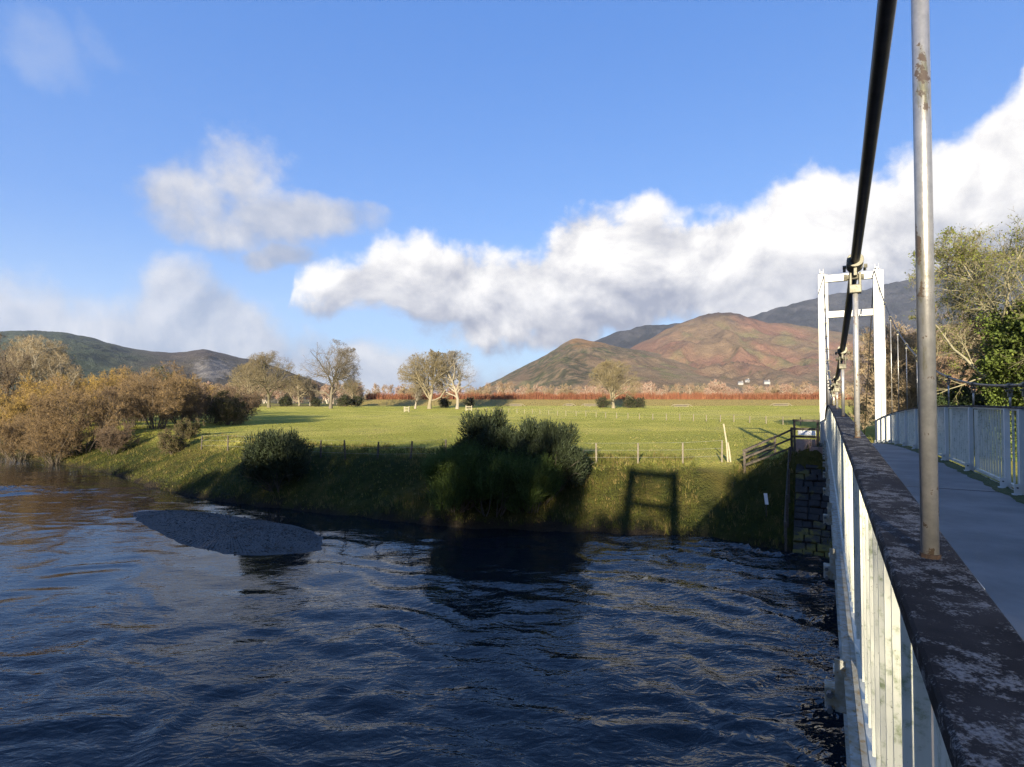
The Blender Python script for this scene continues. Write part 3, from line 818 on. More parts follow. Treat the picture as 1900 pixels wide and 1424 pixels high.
tower(A_T, False); tower(A_N, True)

# abutment blocks under the towers, of coursed stone
def abutment(a, sg, name, label):
    ab = thing(name, label, 'abutment', bp(a, KC, -6.3))
    zt = deck_z(a) - .16
    k0, k1, a0, a1 = KL - .62, KR + .62, a - .75 * sg, a + 1.2 * sg
    MB().box(bp((a0 + a1) / 2 + .03 * sg, KC, (zt - 8.0) / 2), k1 - k0 - .06, abs(a1 - a0) - .02, zt + 8.0, AX).build('core', M['mortar'], ab)
    rg = random.Random(9); z = -6.9; A_ = np.array(wloc(ab))
    while z < zt - .05:
        h = min(rg.uniform(.24, .36), zt - z); x = k0
        if zt - z - h < .12: h = zt - z
        while x < k1 - .05:                                   # river face
            w = min(rg.uniform(.4, .8), k1 - x); w = k1 - x if k1 - x - w < .2 else w
            MB().box(bp(a0 - rg.uniform(0, .03) * sg, x + w / 2, z + h / 2), w - .025, .10, h - .022, AX).build('stone', M['stone'] if z < zt - .5 else M['masonry'], ab, False, .012)
            x += w
        y = 0.07
        while y < abs(a1 - a0) - .05:                         # upstream face
            w = min(rg.uniform(.4, .75), abs(a1 - a0) - y)
            MB().box(bp(a0 + (y + w / 2) * sg, k0 - rg.uniform(0, .03), z + h / 2), .10, w - .025, h - .022, AX).build('stone', M['stone'] if z < zt - .5 else M['masonry'], ab, False, .012)
            y += w
        z += h
    return ab


abutment(A_T, 1, 'bridge_abutment', 'dark mossy stone abutment under the far tower of the footbridge')

# stone pitching that slopes to the river on the left of the bridge
def pitching():
    t = thing('stone_pitching', 'dark stone pitching, mossy near the water, sloping down beside the bridge', 'revetment', bp(A_T - 4, KL - .9, WATER))
    rg = random.Random(4)
    P0, P1 = (A_T - .9, deck_z(A_T) - .95), (A_T - 5.6, WATER - .25)          # along, height: top and foot
    n = 15; L0 = math.hypot(P1[0] - P0[0], P1[1] - P0[1]); dA, dZ = (P1[0] - P0[0]) / L0, (P1[1] - P0[1]) / L0
    d = AX[1] * dA + np.array([0, 0, dZ]); nr = np.cross(d, AX[0]); nr = nr if nr[2] > 0 else -nr
    axs = np.array([AX[0], d, nr]); k0, k1 = KL - 1.25, KR - .3
    c = bp((P0[0] + P1[0]) / 2, (k0 + k1) / 2, (P0[1] + P1[1]) / 2)
    MB().box(c - nr * .25, k1 - k0, L0, .40, axs).build('bed', M['mortar'], t)
    s = 0
    for r_ in range(n):
        w = L0 / n; x = k0
        while x < k1 - .05:
            l = min(rg.uniform(.3, .62), k1 - x); l = k1 - x if k1 - x - l < .2 else l
            cc_ = bp(P0[0], 0, P0[1]) + AX[0] * (x + l / 2) + d * (s + w / 2) + nr * (-.01 + rg.uniform(-.05, .06))
            q = rg.uniform(-.12, .12); MB().box(cc_, l * rg.uniform(.82, .98), w * rg.uniform(.80, 1.0), .16, np.array([AX[0] * math.cos(q) + d * math.sin(q), d * math.cos(q) - AX[0] * math.sin(q), nr])).build('stone', M['stone_mossy' if r_ > 8 + rg.random() * 2 else 'stone'], t, False, .035); x += l
        s += w
    return t


pitching()

# ------------------------------------------------------------------ fences, signs and other small things
def on_ground(x, y, dz=0.0): return np.array([x, y, float(th(x, y)) + dz])
def px_ground(px, py, y0=12, y1=400):
    """the ground point seen at a photograph pixel"""
    Y = np.concatenate([np.arange(y0, 60, .05), np.arange(60, y1, .25)]); X = (px - 950) / F_PX * Y; Z = (HOR - py) / F_PX * Y
    h = Z - th(X, Y); i = int(np.argmax(h < 0)); return np.array([X[i], Y[i], float(th(X[i], Y[i]))])


RG = random.Random(11)


def wire_fence(label, pts, height, wires, mat, r=.045, lean=.06, square=False):
    base = np.mean(pts, 0); f = thing('wire_fence', label, 'fence', (base[0], base[1], float(th(base[0], base[1]))))
    tops = []
    for x, y in pts:
        g = on_ground(x, y, -.25); h = height * RG.uniform(.92, 1.06) + .25
        t = g + np.array([RG.uniform(-lean, lean), RG.uniform(-lean, lean), h])
        mb = MB()
        if square: mb.beam(g, t, 2 * r, 2 * r, (0, 1, 0))
        else: mb.tube([g, (g + t) / 2, t - (t - g) * .03, t], [r * 1.05, r, r * .95, r * .6], 8)
        mb.build('post', mat, f); tops.append((g, t))
    for fr in wires:
        P = np.array([g + (t - g) * (.25 + fr * height) / (height + .25) for g, t in tops]) + np.array([0, -r - .004, 0])
        MB().tube(P, .004, 4, False).build('wire', M['wire'], f)
    return f


wire_fence('dark round post and wire fence on the left bank top between the two big bushes', [px_ground(x, y)[:2] for x, y in [(375, 834), (424, 836), (596, 848), (642, 851), (701, 852), (762, 852), (827, 853)]], 1.12, (.3, .65, 1.0), M['wood_dark'], .055, .09)
wire_fence('weathered post and wire fence along the bank top right of the big bush', [px_ground(x, y)[:2] for x, y in [(905, 855), (985, 857), (1106, 860), (1183, 860), (1266, 860), (1338, 858)]], 1.12, (.3, .65, 1.0), M['wood'], .05, .04)
xs_ = [870, 886, 902, 916, 929, 944, 959, 973, 988, 1002, 1018, 1034, 1050, 1069, 1087, 1106, 1124, 1144, 1165, 1186, 1211, 1236, 1261, 1286, 1310, 1336, 1361, 1390, 1421, 1452, 1485]
def fence_pt(px):
    u = (px - 950) / F_PX; x0, y0, x1, y1 = -12.0, 146.0, 36.5, 71.0      # straight line across the meadow
    t = (u * y0 - x0) / ((x1 - x0) - u * (y1 - y0)); return (x0 + (x1 - x0) * t, y0 + (y1 - y0) * t)
wire_fence('long line of pale stakes with wire across the middle of the meadow', [fence_pt(x) for x in xs_], 1.0, (.5, .95), M['wood'], .05, .05, True)

# the tall strainer post with its strut, by the end of the rail fence
g = px_ground(1350, 857); sp = thing('strainer_post', 'tall pale leaning post with a short strut against it, standing on the bank top', 'post', g)
MB().tube([g - (0, 0, .3), g + (-.04, .1, 1.0), g + (-.16, .2, 2.05)], [.05, .046, .042], 8).build('post', M['wood_pale'], sp)
MB().tube([g + (.10, -.12, -.2), g + (.03, -.08, .6), g + (-.02, -.02, 1.05)], [.05, .046, .042], 8).build('strut', M['wood_pale'], sp)

# post and rail fence climbing to the bridge
rf = thing('rail_fence', 'dark post and rail fence climbing the bank to the bridge', 'fence', px_ground(1438, 842))
P = [px_ground(1376, 853), px_ground(1437, 842), bp(A_T + .2, KL - 3.6, 0), bp(A_T - .1, KL - 1.45, 0)]
for p_ in P[2:]: p_[2] = float(th(p_[0], p_[1]))
hts = [.55, 1.15, 1.15, 1.35]
for p_, h in zip(P[1:], hts[1:]): MB().box(p_ + (0, 0, h / 2 - .15), .11, .11, h + .3, AX).build('post', M['wood_dark'], rf, False, .008)
for fr in (.30, .62, .93):
    for (p_, h), (q_, h2) in zip(list(zip(P, hts))[:-1], list(zip(P, hts))[1:]):
        MB().beam(p_ + (0, -.07, h * fr), q_ + (0, -.07, h2 * fr), .035, .09).build('rail', M['wood_dark'], rf, False, .006)

# short guard fence on the abutment wing beside the tower
gz = deck_z(A_T); wf_ = thing('guard_fence', 'short dark timber guard fence beside the left tower leg', 'fence', bp(A_T - .35, KL - .9, gz - .5))
for k in (KL - 1.32, KL - .34): MB().box(bp(A_T - .38, k, gz + .18), .10, .10, 1.75, AX).build('post', M['wood_dark'], wf_, False, .008)
for z in (gz + 1.02, gz + .62, gz + .26): MB().box(bp(A_T - .45, KL - .83, z), 1.12, .035, .10, AX).build('rail', M['wood_dark'], wf_, False, .006)
tag(MB().box(bp(A_T - .478, KL - .80, gz + .44), .74, .016, .22, AX).build('notice_panel', M['sign_white'], None, False, .003), 'small white notice panel fixed to the guard fence beside the tower', 'sign')
MB().box(bp(A_T - .40, KL - .83, gz - .30), 1.0, .10, .72, AX)
tag(MB().box(bp(A_T - .44, KL - .83, gz - .26), .86, .06, .80, AX).build('kick_board', M['masonry'], None, False, .01), 'reddish brown board closing the gap under the guard fence', 'board')

# old timber fence down the side of the stone pitching
of_ = thing('slope_fence', 'old dark timber fence running down the bank beside the stone pitching to the water', 'fence', bp(A_T - 3, KL - 1.5, -5))
pp = [(A_T - .7, -3.35), (A_T - 2.1, -4.25), (A_T - 3.6, -5.15), (A_T - 5.0, -6.05)]
for a, z in pp: MB().box(bp(a, KL - 1.5, z + .30), .09, .09, 1.5, AX).build('post', M['wood_dark'], of_, False, .008)
for dz in (.45, .9):
    for (a, z), (a2, z2) in zip(pp[:-1], pp[1:]): MB().beam(bp(a, KL - 1.555, z + dz), bp(a2, KL - 1.555, z2 + dz), .03, .08).build('rail', M['wood_dark'], of_, False, .005)

# white notice on a stake low on the bank
g = px_ground(1419, 958); ns = thing('bank_notice', 'small white tilted notice plate on a stake low on the grassy bank', 'sign', g)
MB().tube([g - (0, 0, .3), g + (.01, 0, .5), g + (.0, 0, .95)], .022, 6).build('stake', M['wood_dark'], ns)
tl = .12; MB().box(g + (-.01, -.035, .78), .17, .012, .50, np.array([[math.cos(tl) * .55, -.835 * math.cos(tl), math.sin(tl)], [.835, .55, 0], [-math.sin(tl), 0, math.cos(tl)]])).build('plate', M['sign_white'], ns, False, .002)

# slatted timber guards round young trees
def tree_guard(px, py, Y, label, s):
    x = (px - 950) / F_PX * Y; g = on_ground(x, Y); t = thing('tree_guard', label, 'tree guard', g, 'timber tree guards on the meadow')
    for i in (-1, 1):
        for j in (-1, 1): MB().box(g + (i * s, j * s, .6), .10, .10, 1.6).build('post', M['wood_pale'], t)
    for z in (.35, .75, 1.15):
        for j in (-1, 1): MB().box(g + (0, j * (s + .07), z), 2 * s, .03, .12).build('rail', M['wood_pale'], t)
        for i in (-1, 1): MB().box(g + (i * (s + .07), 0, z), .03, 2 * s, .12).build('rail', M['wood_pale'], t)
tree_guard(755, 764, 138, 'pale slatted tree guard standing alone on the open meadow', .55)
tree_guard(870, 764, 150, 'pale slatted tree guard at the end of the line of stakes', .75)

# long low timber jumps along the foot of the flood bank
def jump(px, Y, w, label):
    x = (px - 950) / F_PX * Y; g = on_ground(x, Y); t = thing('timber_rail', label, 'timber rail', g, 'low timber rails below the flood bank')
    n = 5
    for i in range(n): MB().box(g + (-w / 2 + w * i / (n - 1), 0, .35), .16, .16, 1.0).build('post', M['wood'], t)
    MB().box(g + (0, -.12, .80), w + .4, .10, .22).build('top_rail', M['wood'], t)
    MB().box(g + (0, -.05, .45), w * .82, .10, .30).build('bar', M['wood_dark'], t)
    MB().box(g + (0, -.13, .13), w + .2, .12, .18).build('foot_rail', M['wood'], t)
    for s_ in (-1, 1): MB().beam(g + (s_ * (w / 2 + .3), -.1, .8), g + (s_ * (w / 2 + 1.3), -.4, .05), .12, .16).build('wing', M['wood'], t)
jump(957, 205, 4.2, 'low pale timber rail at the left end of the meadow foot bank')
jump(1056, 206, 2.2, 'smallest low timber rail, left of the lone round tree')
jump(1096, 204, 4.6, 'low timber rail just left of the lone round tree trunk')
jump(1264, 203, 5.2, 'long low timber rail with dark bar, right of the lone round tree')
jump(1448, 203, 5.4, 'long low timber rail with dark bar nearest the bridge tower')

# white houses at the foot of the hill
M['house_wall'] = mottled('white_render', (.42, .41, .40), (.37, .36, .35), .4, .8, 0)
M['slate'] = mottled('slate_roof', (.09, .095, .105), (.13, .135, .145), .8, .7, 0)
M['pane'] = mottled('dark_pane', (.02, .025, .03), (.04, .045, .05), 1, .2, 0)
def house(px, py, w, d, h, label, rz):
    X, YY, Z, U = HB; Y = YY[:, 0]; j = int(np.argmin(abs(U[0] - (px - 950) / F_PX))); zz = Z[:, j]
    s = (HOR - py) / F_PX * Y - zz; i = max(1, int(np.argmax(s < 0))); i = i if s[i] < 0 else 8
    y = Y[i]; x = (px - 950) / F_PX * y; g = np.array([x, y, zz[i] - .5]); t = thing('white_house', label, 'house', g, 'white houses under the bracken hill')
    ax = np.array([[math.cos(rz), math.sin(rz), 0], [-math.sin(rz), math.cos(rz), 0], [0, 0, 1]])
    MB().box(g + (0, 0, h / 2), w, d, h, ax).build('wall', M['house_wall'], t)
    rf_ = MB().prism([(-d / 2 - .4, h), (d / 2 + .4, h), (0, h + d * .42)], -w / 2 - .3, w / 2 + .3, np.array([ax[1], ax[0], ax[2]]), g).build('roof', M['slate'], t)
    MB().box(g + ax[0] * w * .38 + (0, 0, h + d * .45), 1.0, .8, 2.2, ax).build('chimney', M['house_wall'], rf_)
    for fx in np.linspace(-.36, .36, 4):
        for fz in (.28, .72): MB().box(g + ax[0] * w * fx - ax[1] * (d / 2 + .03) + (0, 0, h * fz), 1.2, .1, 1.3, ax).build('window', M['pane'], t)
house(1250, 718, 9, 6, 4.2, 'white house at the hill foot, farthest left of the white houses', .15)
house(1374, 717, 8.5, 6, 4.0, 'white house at the hill foot, left of the middle pair', -.1)
house(1387, 716, 6, 6, 3.8, 'small white house at the hill foot, right of the middle pair', .2)
house(1423, 713, 10, 7, 4.2, 'white house highest on the hill foot, nearest the bridge tower', -.15)

# ------------------------------------------------------------------ plants
def unit(v): return v / np.maximum(np.linalg.norm(v, axis=-1, keepdims=True), 1e-9)


def tubes(P, R, k):
    """P (N,m,3), R (N,m): N tapered tubes"""
    N, m, _ = P.shape; D = unit(P[:, -1] - P[:, 0]); ref = np.where(np.abs(D[:, 2:3]) < .9, [[0, 0, 1.0]], [[1.0, 0, 0]])
    U = unit(np.cross(D, ref)); W = np.cross(D, U); a = np.arange(k) * 2 * math.pi / k
    ring = np.cos(a)[None, :, None] * U[:, None] + np.sin(a)[None, :, None] * W[:, None]
    V = P[:, :, None] + R[:, :, None, None] * ring[:, None]
    n, i, j = np.meshgrid(np.arange(N), np.arange(m - 1), np.arange(k), indexing='ij'); j2 = (j + 1) % k; b = n * m * k
    f = np.stack([b + i * k + j, b + i * k + j2, b + (i + 1) * k + j2, b + (i + 1) * k + j], -1).reshape(-1, 4)
    return V.reshape(-1, 3), f


def spikes(P, Q, r, rg):
    """N needle-thin twigs or spines from P to Q, each a sliver turned its own way"""
    N = len(P); D = unit(Q - P); U = unit(np.cross(D, unit(rg.normal(size=(N, 3))))); r = np.broadcast_to(r, N)[:, None] * 1.35
    V = np.stack([P + U * r, P - U * r, Q], 1)
    return V.reshape(-1, 3), np.arange(3 * N).reshape(N, 3)


def leaves(P, rg, size, up=.3, ratio=.55):
    """small kite-shaped leaf faces at P"""
    N = len(P); d = unit(rg.normal(size=(N, 3)) + (0, 0, up)); s = unit(np.cross(d, rg.normal(size=(N, 3)))); L_ = size * rg.uniform(.6, 1.3, (N, 1))
    nr = np.cross(d, s)
    V = np.stack([P, P + d * L_ * .5 + s * L_ * ratio * .5 + nr * L_ * .08, P + d * L_, P + d * L_ * .5 - s * L_ * ratio * .5 + nr * L_ * .08], 1)
    return V.reshape(-1, 3), np.arange(4 * N).reshape(N, 4)


def branch(rg, S, D, L_, R, m, wander, up):
    """polylines from S along D; returns points (N,m,3) and radii (N,m)"""
    N = len(S); P = np.zeros((N, m, 3)); P[:, 0] = S; d = D.copy(); step = (L_ / (m - 1))[:, None]
    for i in range(1, m):
        d = unit(d + rg.normal(size=(N, 3)) * wander + np.array([0, 0, up])); P[:, i] = P[:, i - 1] + d * step
    t = np.linspace(0, 1, m)[None]
    return P, R[:, None] * (1 - .72 * t)


def children(rg, P, R, n, lo, hi, ang, ratio, L_par, spread=.35, env=None, rr=.55, loose=.85):
    """n shoots on each branch"""
    N, m, _ = P.shape; t = rg.uniform(lo, hi, (N, n)); t = np.sort(t, 1); x = t * (m - 1); i = np.minimum(x.astype(int), m - 2); f = (x - i)[..., None]
    rows = np.arange(N)[:, None]; A, B = P[rows, i], P[rows, i + 1]; S = A * (1 - f) + B * f; T = unit(B - A)
    rad = R[rows, i] * (1 - f[..., 0]) + R[rows, i + 1] * f[..., 0]
    ref = unit(rg.normal(size=T.shape)); side = unit(np.cross(T, ref)); a = ang * rg.uniform(1 - spread, 1 + spread, t.shape)[..., None]
    D = unit(T * np.cos(a) + side * np.sin(a))
    Ln = L_par[:, None] * ratio * rg.uniform(.6, 1.25, t.shape) * (1.15 - .5 * t)
    S, D, Ln, rad = S.reshape(-1, 3), D.reshape(-1, 3), Ln.ravel(), rad.ravel()
    if env is not None:
        c, e = np.asarray(env[0]), np.asarray(env[1]); p = (S - c) / e; d = D / e
        qa = (d * d).sum(1); qb = (p * d).sum(1); qc = (p * p).sum(1) - 1; disc = np.maximum(qb * qb - qa * qc, 0)
        tx = (-qb + np.sqrt(disc)) / qa; Ln = np.minimum(Ln, np.maximum(tx, .05) * rg.uniform(loose, 1.06 + (.85 - loose) * .6, len(Ln)))
        Ln = np.maximum(Ln, .12)
    return S, D, Ln, rad * rr


class Col_:
    def __init__(s): s.V = []; s.F = []; s.C = []; s.n = 0
    def add(s, V, f, c, rg, var=.18):
        per = 1
        c = np.asarray(c, float); k = len(V)
        cc = np.broadcast_to(c, (k, 3)) * (1 + var * (rg.random((k, 1)) - .5) * 2) if c.ndim == 1 else c
        s.V.append(V); s.F.append(np.asarray(f) + s.n); s.C.append(cc); s.n += k
    def mesh(s, name, smooth=False):
        if not s.V: return None
        f4 = [f for f in s.F if f.shape[1] == 4]; f3 = [f for f in s.F if f.shape[1] == 3]
        return make_mesh(name, np.vstack(s.V), ([np.vstack(f4)] if f4 else []) + ([np.vstack(f3)] if f3 else []), np.vstack(s.C), smooth)


def tree_meshes(seed, H, crown, trunk_h, trunk_r, stems=1, lean=.05, limbs=9, limb_ang=.9, limb_up=.05, n2=8, n3=7, n4=6, n5=4, ang=.75, wander=.16,
                bark=(.20, .175, .13), twig=(.19, .155, .10), twig_r=.010, leaf=None, leaf_n=0, leaf_size=.1, limb_lo=.35, stem_spread=.25, ivy=0, ivy_col=(.05, .075, .015), leaf_up=.3, up=.02, ground_spread=.3, limb_len=.62, loose=.85):
    """a bare or leafy tree of height H inside a crown ellipsoid (rx, rz, centre height); returns trunk and crown meshes"""
    rg = np.random.default_rng(seed); rx, rz, cz = crown; env = ((0, 0, cz), (rx, rx, rz))
    T, C = Col_(), Col_()
    if stems == 1:
        S = np.zeros((1, 3)); D = unit(np.array([[rg.normal() * lean, rg.normal() * lean, 1.0]]))
    else:
        an = rg.random(stems) * 6.283; S = np.stack([np.cos(an), np.sin(an), an * 0], -1) * rg.uniform(.03, ground_spread, (stems, 1)); sp = stem_spread * rg.uniform(.25, 1.25, (stems, 1))
        D = unit(np.c_[np.cos(an)[:, None] * sp, np.sin(an)[:, None] * sp, np.ones((stems, 1))])
    S[:, 2] = -.25
    Lt = np.full(len(S), H * .86) * (rg.uniform(.7, 1.0, len(S)) if stems > 1 else 1); Rt = np.full(len(S), trunk_r) * (rg.uniform(.5, 1, len(S)) if stems > 1 else 1)
    P, R = branch(rg, S, D, Lt, Rt, 10, wander * .45, .03)
    if stems == 1: R[:, 0] *= 1.35
    V, f = tubes(P, R, 9 if stems == 1 else 6); T.add(V, f, bark, rg)
    if ivy:
        t = rg.random(ivy) ** 1.3 * .72; idx = rg.integers(0, len(P), ivy); x = t * 9; i = x.astype(int); q = P[idx, i] + (P[idx, np.minimum(i + 1, 9)] - P[idx, i]) * (x - i)[:, None]
        V, f = leaves(q + rg.normal(size=(ivy, 3)) * (trunk_r * 1.2 + .12), rg, leaf_size * 1.2); C.add(V, f, ivy_col, rg, .5)
    lo = trunk_h / (H * .86) if stems == 1 else .18
    S, D, Ln, Rn = children(rg, P, R, limbs, lo, .98, limb_ang, limb_lo if stems > 1 else limb_len, Lt, .3, env, .62, loose)
    P, R = branch(rg, S, D, Ln, Rn, 8, wander, limb_up); V, f = tubes(P, R, 6); T.add(V, f, bark, rg)
    Q = [(P, R, Ln)]
    for lvl, n, r_, sides, m in ((2, n2, .60, 5, 6), (3, n3, .58, 3, 3), (4, n4, .6, 3, 2)):
        if not n: break
        S, D, Ln, Rn = children(rg, P, R, n, .18, 1.0, ang, r_, Ln, .35, env, .6, loose); Rn = np.maximum(Rn, twig_r * 1.15)
        P, R = branch(rg, S, D, Ln, Rn, m, wander * 1.1, up); R = np.maximum(R, twig_r * .7)
        V, f = tubes(P, R, sides) if lvl < 4 else spikes(P[:, 0], P[:, -1], R[:, 0] * .95, rg); (T if lvl == 2 else C).add(V, f, np.asarray(bark) * .6 + np.asarray(twig) * .4 if lvl < 4 else twig, rg)
    if n5:
        S, D, Ln, Rn = children(rg, P, R, n5, .1, 1.0, ang * .9, .75, Ln, .4, env, .8, loose)
        V, f = spikes(S, S + D * Ln[:, None], twig_r, rg); C.add(V, f, twig, rg)
    if leaf is not None and leaf_n:
        idx = rg.integers(0, len(P), leaf_n); t = rg.random((leaf_n, 1)); q = P[idx, 0] * (1 - t) + P[idx, -1] * t
        q = q + rg.normal(size=q.shape) * leaf_size * .8
        V, f = leaves(q, rg, leaf_size, leaf_up); lc = np.asarray(leaf); C.add(V, f, np.repeat(lc * rg.uniform(.55, 1.35, (leaf_n, 1)), 4, 0), rg)
    return T.mesh('trunk', True), C.mesh('crown')


def plant(name, label, cat, meshes, loc, rz=0.0, s=1.0, group=None, parts=('trunk', 'crown'), sz=None):
    t = thing(name, label, cat, loc, group, rz); t.scale = (s, s, sz or s)
    obj(parts[0], meshes[0], M['bark'], t); obj(parts[1], meshes[1], M['twig'] if 'leafy' not in meshes[1] else M['leaf'], t)
    return t


def spot(px, Y): x = (px - 950) / F_PX * Y; return on_ground(x, Y)


TW_TAN, TW_BRN, TW_GREY, TW_RED, TW_GOLD = (.21, .165, .10), (.175, .115, .070), (.20, .17, .125), (.20, .10, .065), (.24, .17, .06)
BK_GREY, BK_GRN, BK_PALE, BK_DARK = (.22, .19, .14), (.19, .18, .10), (.38, .35, .28), (.085, .070, .055)

# parkland trees
oakA = tree_meshes(101, 21, (9.6, 9.6, 11.6), 3.4, .50, limbs=20, limb_ang=1.0, n2=8, n3=7, n4=5, n5=4, bark=(.11, .097, .072), twig=(.125, .107, .078), twig_r=.013, wander=.2, up=.03, limb_len=.72)
oakB = tree_meshes(102, 18.5, (9.4, 9.0, 9.6), 2.4, .50, limbs=20, limb_ang=1.0, n2=8, n3=7, n4=5, n5=4, bark=(.105, .096, .062), twig=(.132, .107, .066), twig_r=.013, wander=.2, limb_len=.75)
oakC = tree_meshes(103, 17.2, (8.4, 8.2, 9.2), 3.0, .52, limbs=18, limb_ang=.8, n2=8, n3=7, n4=5, n5=4, bark=(.225, .203, .162), twig=(.132, .115, .083), twig_r=.012, wander=.2, limb_len=.75)
oakD = tree_meshes(104, 14.8, (8.4, 7.2, 7.8), 2.0, .50, limbs=22, limb_ang=.9, n2=8, n3=7, n4=6, n5=4, bark=(.18, .157, .108), twig=(.14, .115, .062), twig_r=.013, wander=.17, limb_len=.85)
plant('oak_tree', 'tall bare parkland tree with an open domed crown, standing on the left of the meadow', 'tree', oakA, spot(614, 172), .4, 1.0, 'bare parkland trees')
plant('oak_tree', 'broad tan bare tree, leftmost of the tall parkland trees', 'tree', oakB, spot(499, 186), 1.9, 1.02, 'bare parkland trees')
plant('oak_tree', 'dense olive bare tree with a mossy trunk, left of the white trunked tree', 'tree', oakD, spot(797, 170), 4.4, 1.17, 'bare parkland trees')
plant('oak_tree', 'bare tree with a forked pale trunk beside the dense olive tree', 'tree', oakC, spot(848, 171), .3, 1.02, 'bare parkland trees')
plant('oak_tree', 'lone rounded bare tree with a pale trunk in front of the red hedge', 'tree', oakD, spot(1138, 176), 2.2, 1.0, 'bare parkland trees')
plant('oak_tree', 'small bare tree close left of the dense olive tree', 'tree', oakC, spot(771, 172), 2.7, .58, 'bare parkland trees')
plant('oak_tree', 'brown bare tree behind the leftmost tall parkland tree', 'tree', oakD, spot(462, 205), .7, 1.05, 'bare parkland trees')
plant('oak_tree', 'low brown bare tree between the two left parkland trees', 'tree', oakD, spot(556, 212), 1.3, .80, 'bare parkland trees')
plant('oak_tree', 'low spreading bare tree just right of the tall domed tree', 'tree', oakD, spot(655, 214), 2.9, .62, 'bare parkland trees')

# bushes round their feet
bushA = tree_meshes(111, 3.2, (2.6, 1.7, 1.6), 0, .05, stems=16, limbs=6, n2=5, n3=4, n4=3, n5=0, stem_spread=.7, bark=BK_DARK, twig=(.12, .085, .06), twig_r=.020, leaf=(.035, .045, .018), leaf_n=5000, leaf_size=.22)
bushA[1]['leafy'] = 1
for i, (px, Y, s, lab) in enumerate([(1168, 181, 1.5, 'dark bush behind the lone round tree, right of its trunk'), (1118, 182, 1.3, 'dark bush behind the lone round tree, left of its trunk'), (1188, 184, 1.25, 'dark red tipped bush farthest right of the lone round tree'),
                                     (640, 196, 1.6, 'dark bush right of the tall domed tree'), (662, 200, 1.4, 'dark bush left of the gap in the red hedge'), (585, 198, 1.3, 'dark bush left of the tall domed tree'), (825, 182, 1.2, 'dark bush between the olive tree and the pale forked tree'),
                                     (872, 184, 1.3, 'dark bush right of the pale forked tree'), (530, 200, 1.5, 'dark bush right of the leftmost tall parkland tree'), (470, 190, 1.7, 'dark bush left of the leftmost tall parkland tree')]):
    plant('dark_bush', lab, 'bush', bushA, spot(px, Y), i * 1.3, s, 'bushes under the parkland trees', ('stems', 'foliage'))

# woodland behind the hedge
woodA = tree_meshes(121, 9, (3.4, 4.6, 5.0), 2, .16, limbs=12, limb_ang=.6, n2=7, n3=6, n4=5, n5=0, bark=(.33, .27, .21), twig=TW_BRN, twig_r=.026, up=.08)
woodB = tree_meshes(122, 9, (3.8, 4.4, 4.8), 0, .12, stems=5, limbs=10, n2=7, n3=6, n4=4, n5=0, stem_spread=.3, bark=(.42, .38, .32), twig=TW_RED, twig_r=.028, up=.06, loose=.55)
woodC = tree_meshes(123, 8, (4.0, 4.2, 4.4), 0, .10, stems=9, limbs=9, n2=6, n3=6, n4=3, n5=0, stem_spread=.45, bark=BK_GREY, twig=(.205, .145, .085), twig_r=.028, up=.05, loose=.55)
rw = random.Random(8); woods = [woodA, woodB, woodC]
wl = ['brown single stemmed tree behind the red hedge', 'reddish pale stemmed tree behind the red hedge', 'tan thicket tree behind the red hedge']
for i in range(84):
    px = 640 + 900 * (i + rw.uniform(-.4, .4)) / 83; Y = rw.uniform(245, 345); k = rw.randrange(3)
    sec = next(t for lim, t in ((760, 'left of the olive parkland tree'), (900, 'beyond the pale forked tree'), (1090, 'left of the lone round tree'), (1190, 'beyond the lone round tree'), (1340, 'right of the lone round tree'), (1e9, 'nearest the bridge tower')) if px < lim)
    plant('woodland_tree', wl[k] + ', ' + sec, 'tree', woods[k], spot(px, Y), rw.uniform(0, 6.28), rw.uniform(.85, 1.3) * Y / 300 * .95, '%s woodland trees %s' % (['brown', 'reddish', 'tan'][k], sec))
for i, px in enumerate([1208, 1330, 1342, 1452, 1458, 1503]):
    plant('birch_tree', ['pale trunked birch just right of the lone round tree', 'left birch of the pair above the hedge below the white houses', 'right birch of the pair above the hedge below the white houses', 'left birch of the pale pair left of the tower', 'right birch of the pale pair left of the tower', 'pale trunked birch closest to the left tower leg'][i], 'tree', woodB, spot(px, 240 + i * 2), i, rw.uniform(.95, 1.25), 'pale birches above the red hedge')
for i in range(26):
    px = 380 + 270 * (i + rw.uniform(-.4, .4)) / 25; Y = rw.uniform(215, 300); k = rw.randrange(3)
    ls = ['brown', 'reddish', 'tan'][k] + ' bare tree in the wood ' + ('left of the leftmost tall parkland tree' if px < 499 else 'between the two tall left parkland trees' if px < 614 else 'right of the tall domed parkland tree')
    plant('woodland_tree', ls, 'tree', woods[k], spot(px, Y), rw.uniform(0, 6.28), rw.uniform(1.0, 1.5) * Y / 260, ls + 's')

# the red hedge along the flood bank: a mass of upright russet stems
def hedge(label, x0, x1, gap=()):
    rg = np.random.default_rng(17); N = 34000; X = rg.uniform(x0, x1, N); Y = 226 + rg.normal(size=N) * 1.2 + .6 * pn(X / 20, X * 0, 70); Z = th(X, Y)
    h = (3.3 + .8 * pn(X / 7, X * 0, 71) + .6 * pn(X / 1.9, X * 0, 72)) * rg.uniform(.35, 1.0, N)
    P = np.c_[X, Y, Z - .1]; Q = P + np.c_[rg.normal(size=(N, 2)) * .35, h]
    V, f = spikes(P, Q, rg.uniform(.03, .07, N), rg)
    c = lerp((.16, .055, .034), (.215, .10, .05), rg.random(N)) * rg.uniform(.6, 1.15, (N, 1))
    t = thing('russet_hedge', label, 'hedge', (50, 226, -.8)); o = obj('stems', make_mesh('stems', V - (50, 226, -.8), [f], np.repeat(c, 3, 0)), M['twig'], t); o['kind'] = 'stuff'


hedge('long low russet hedge running along the flood bank at the far edge of the meadow', -58, 135)

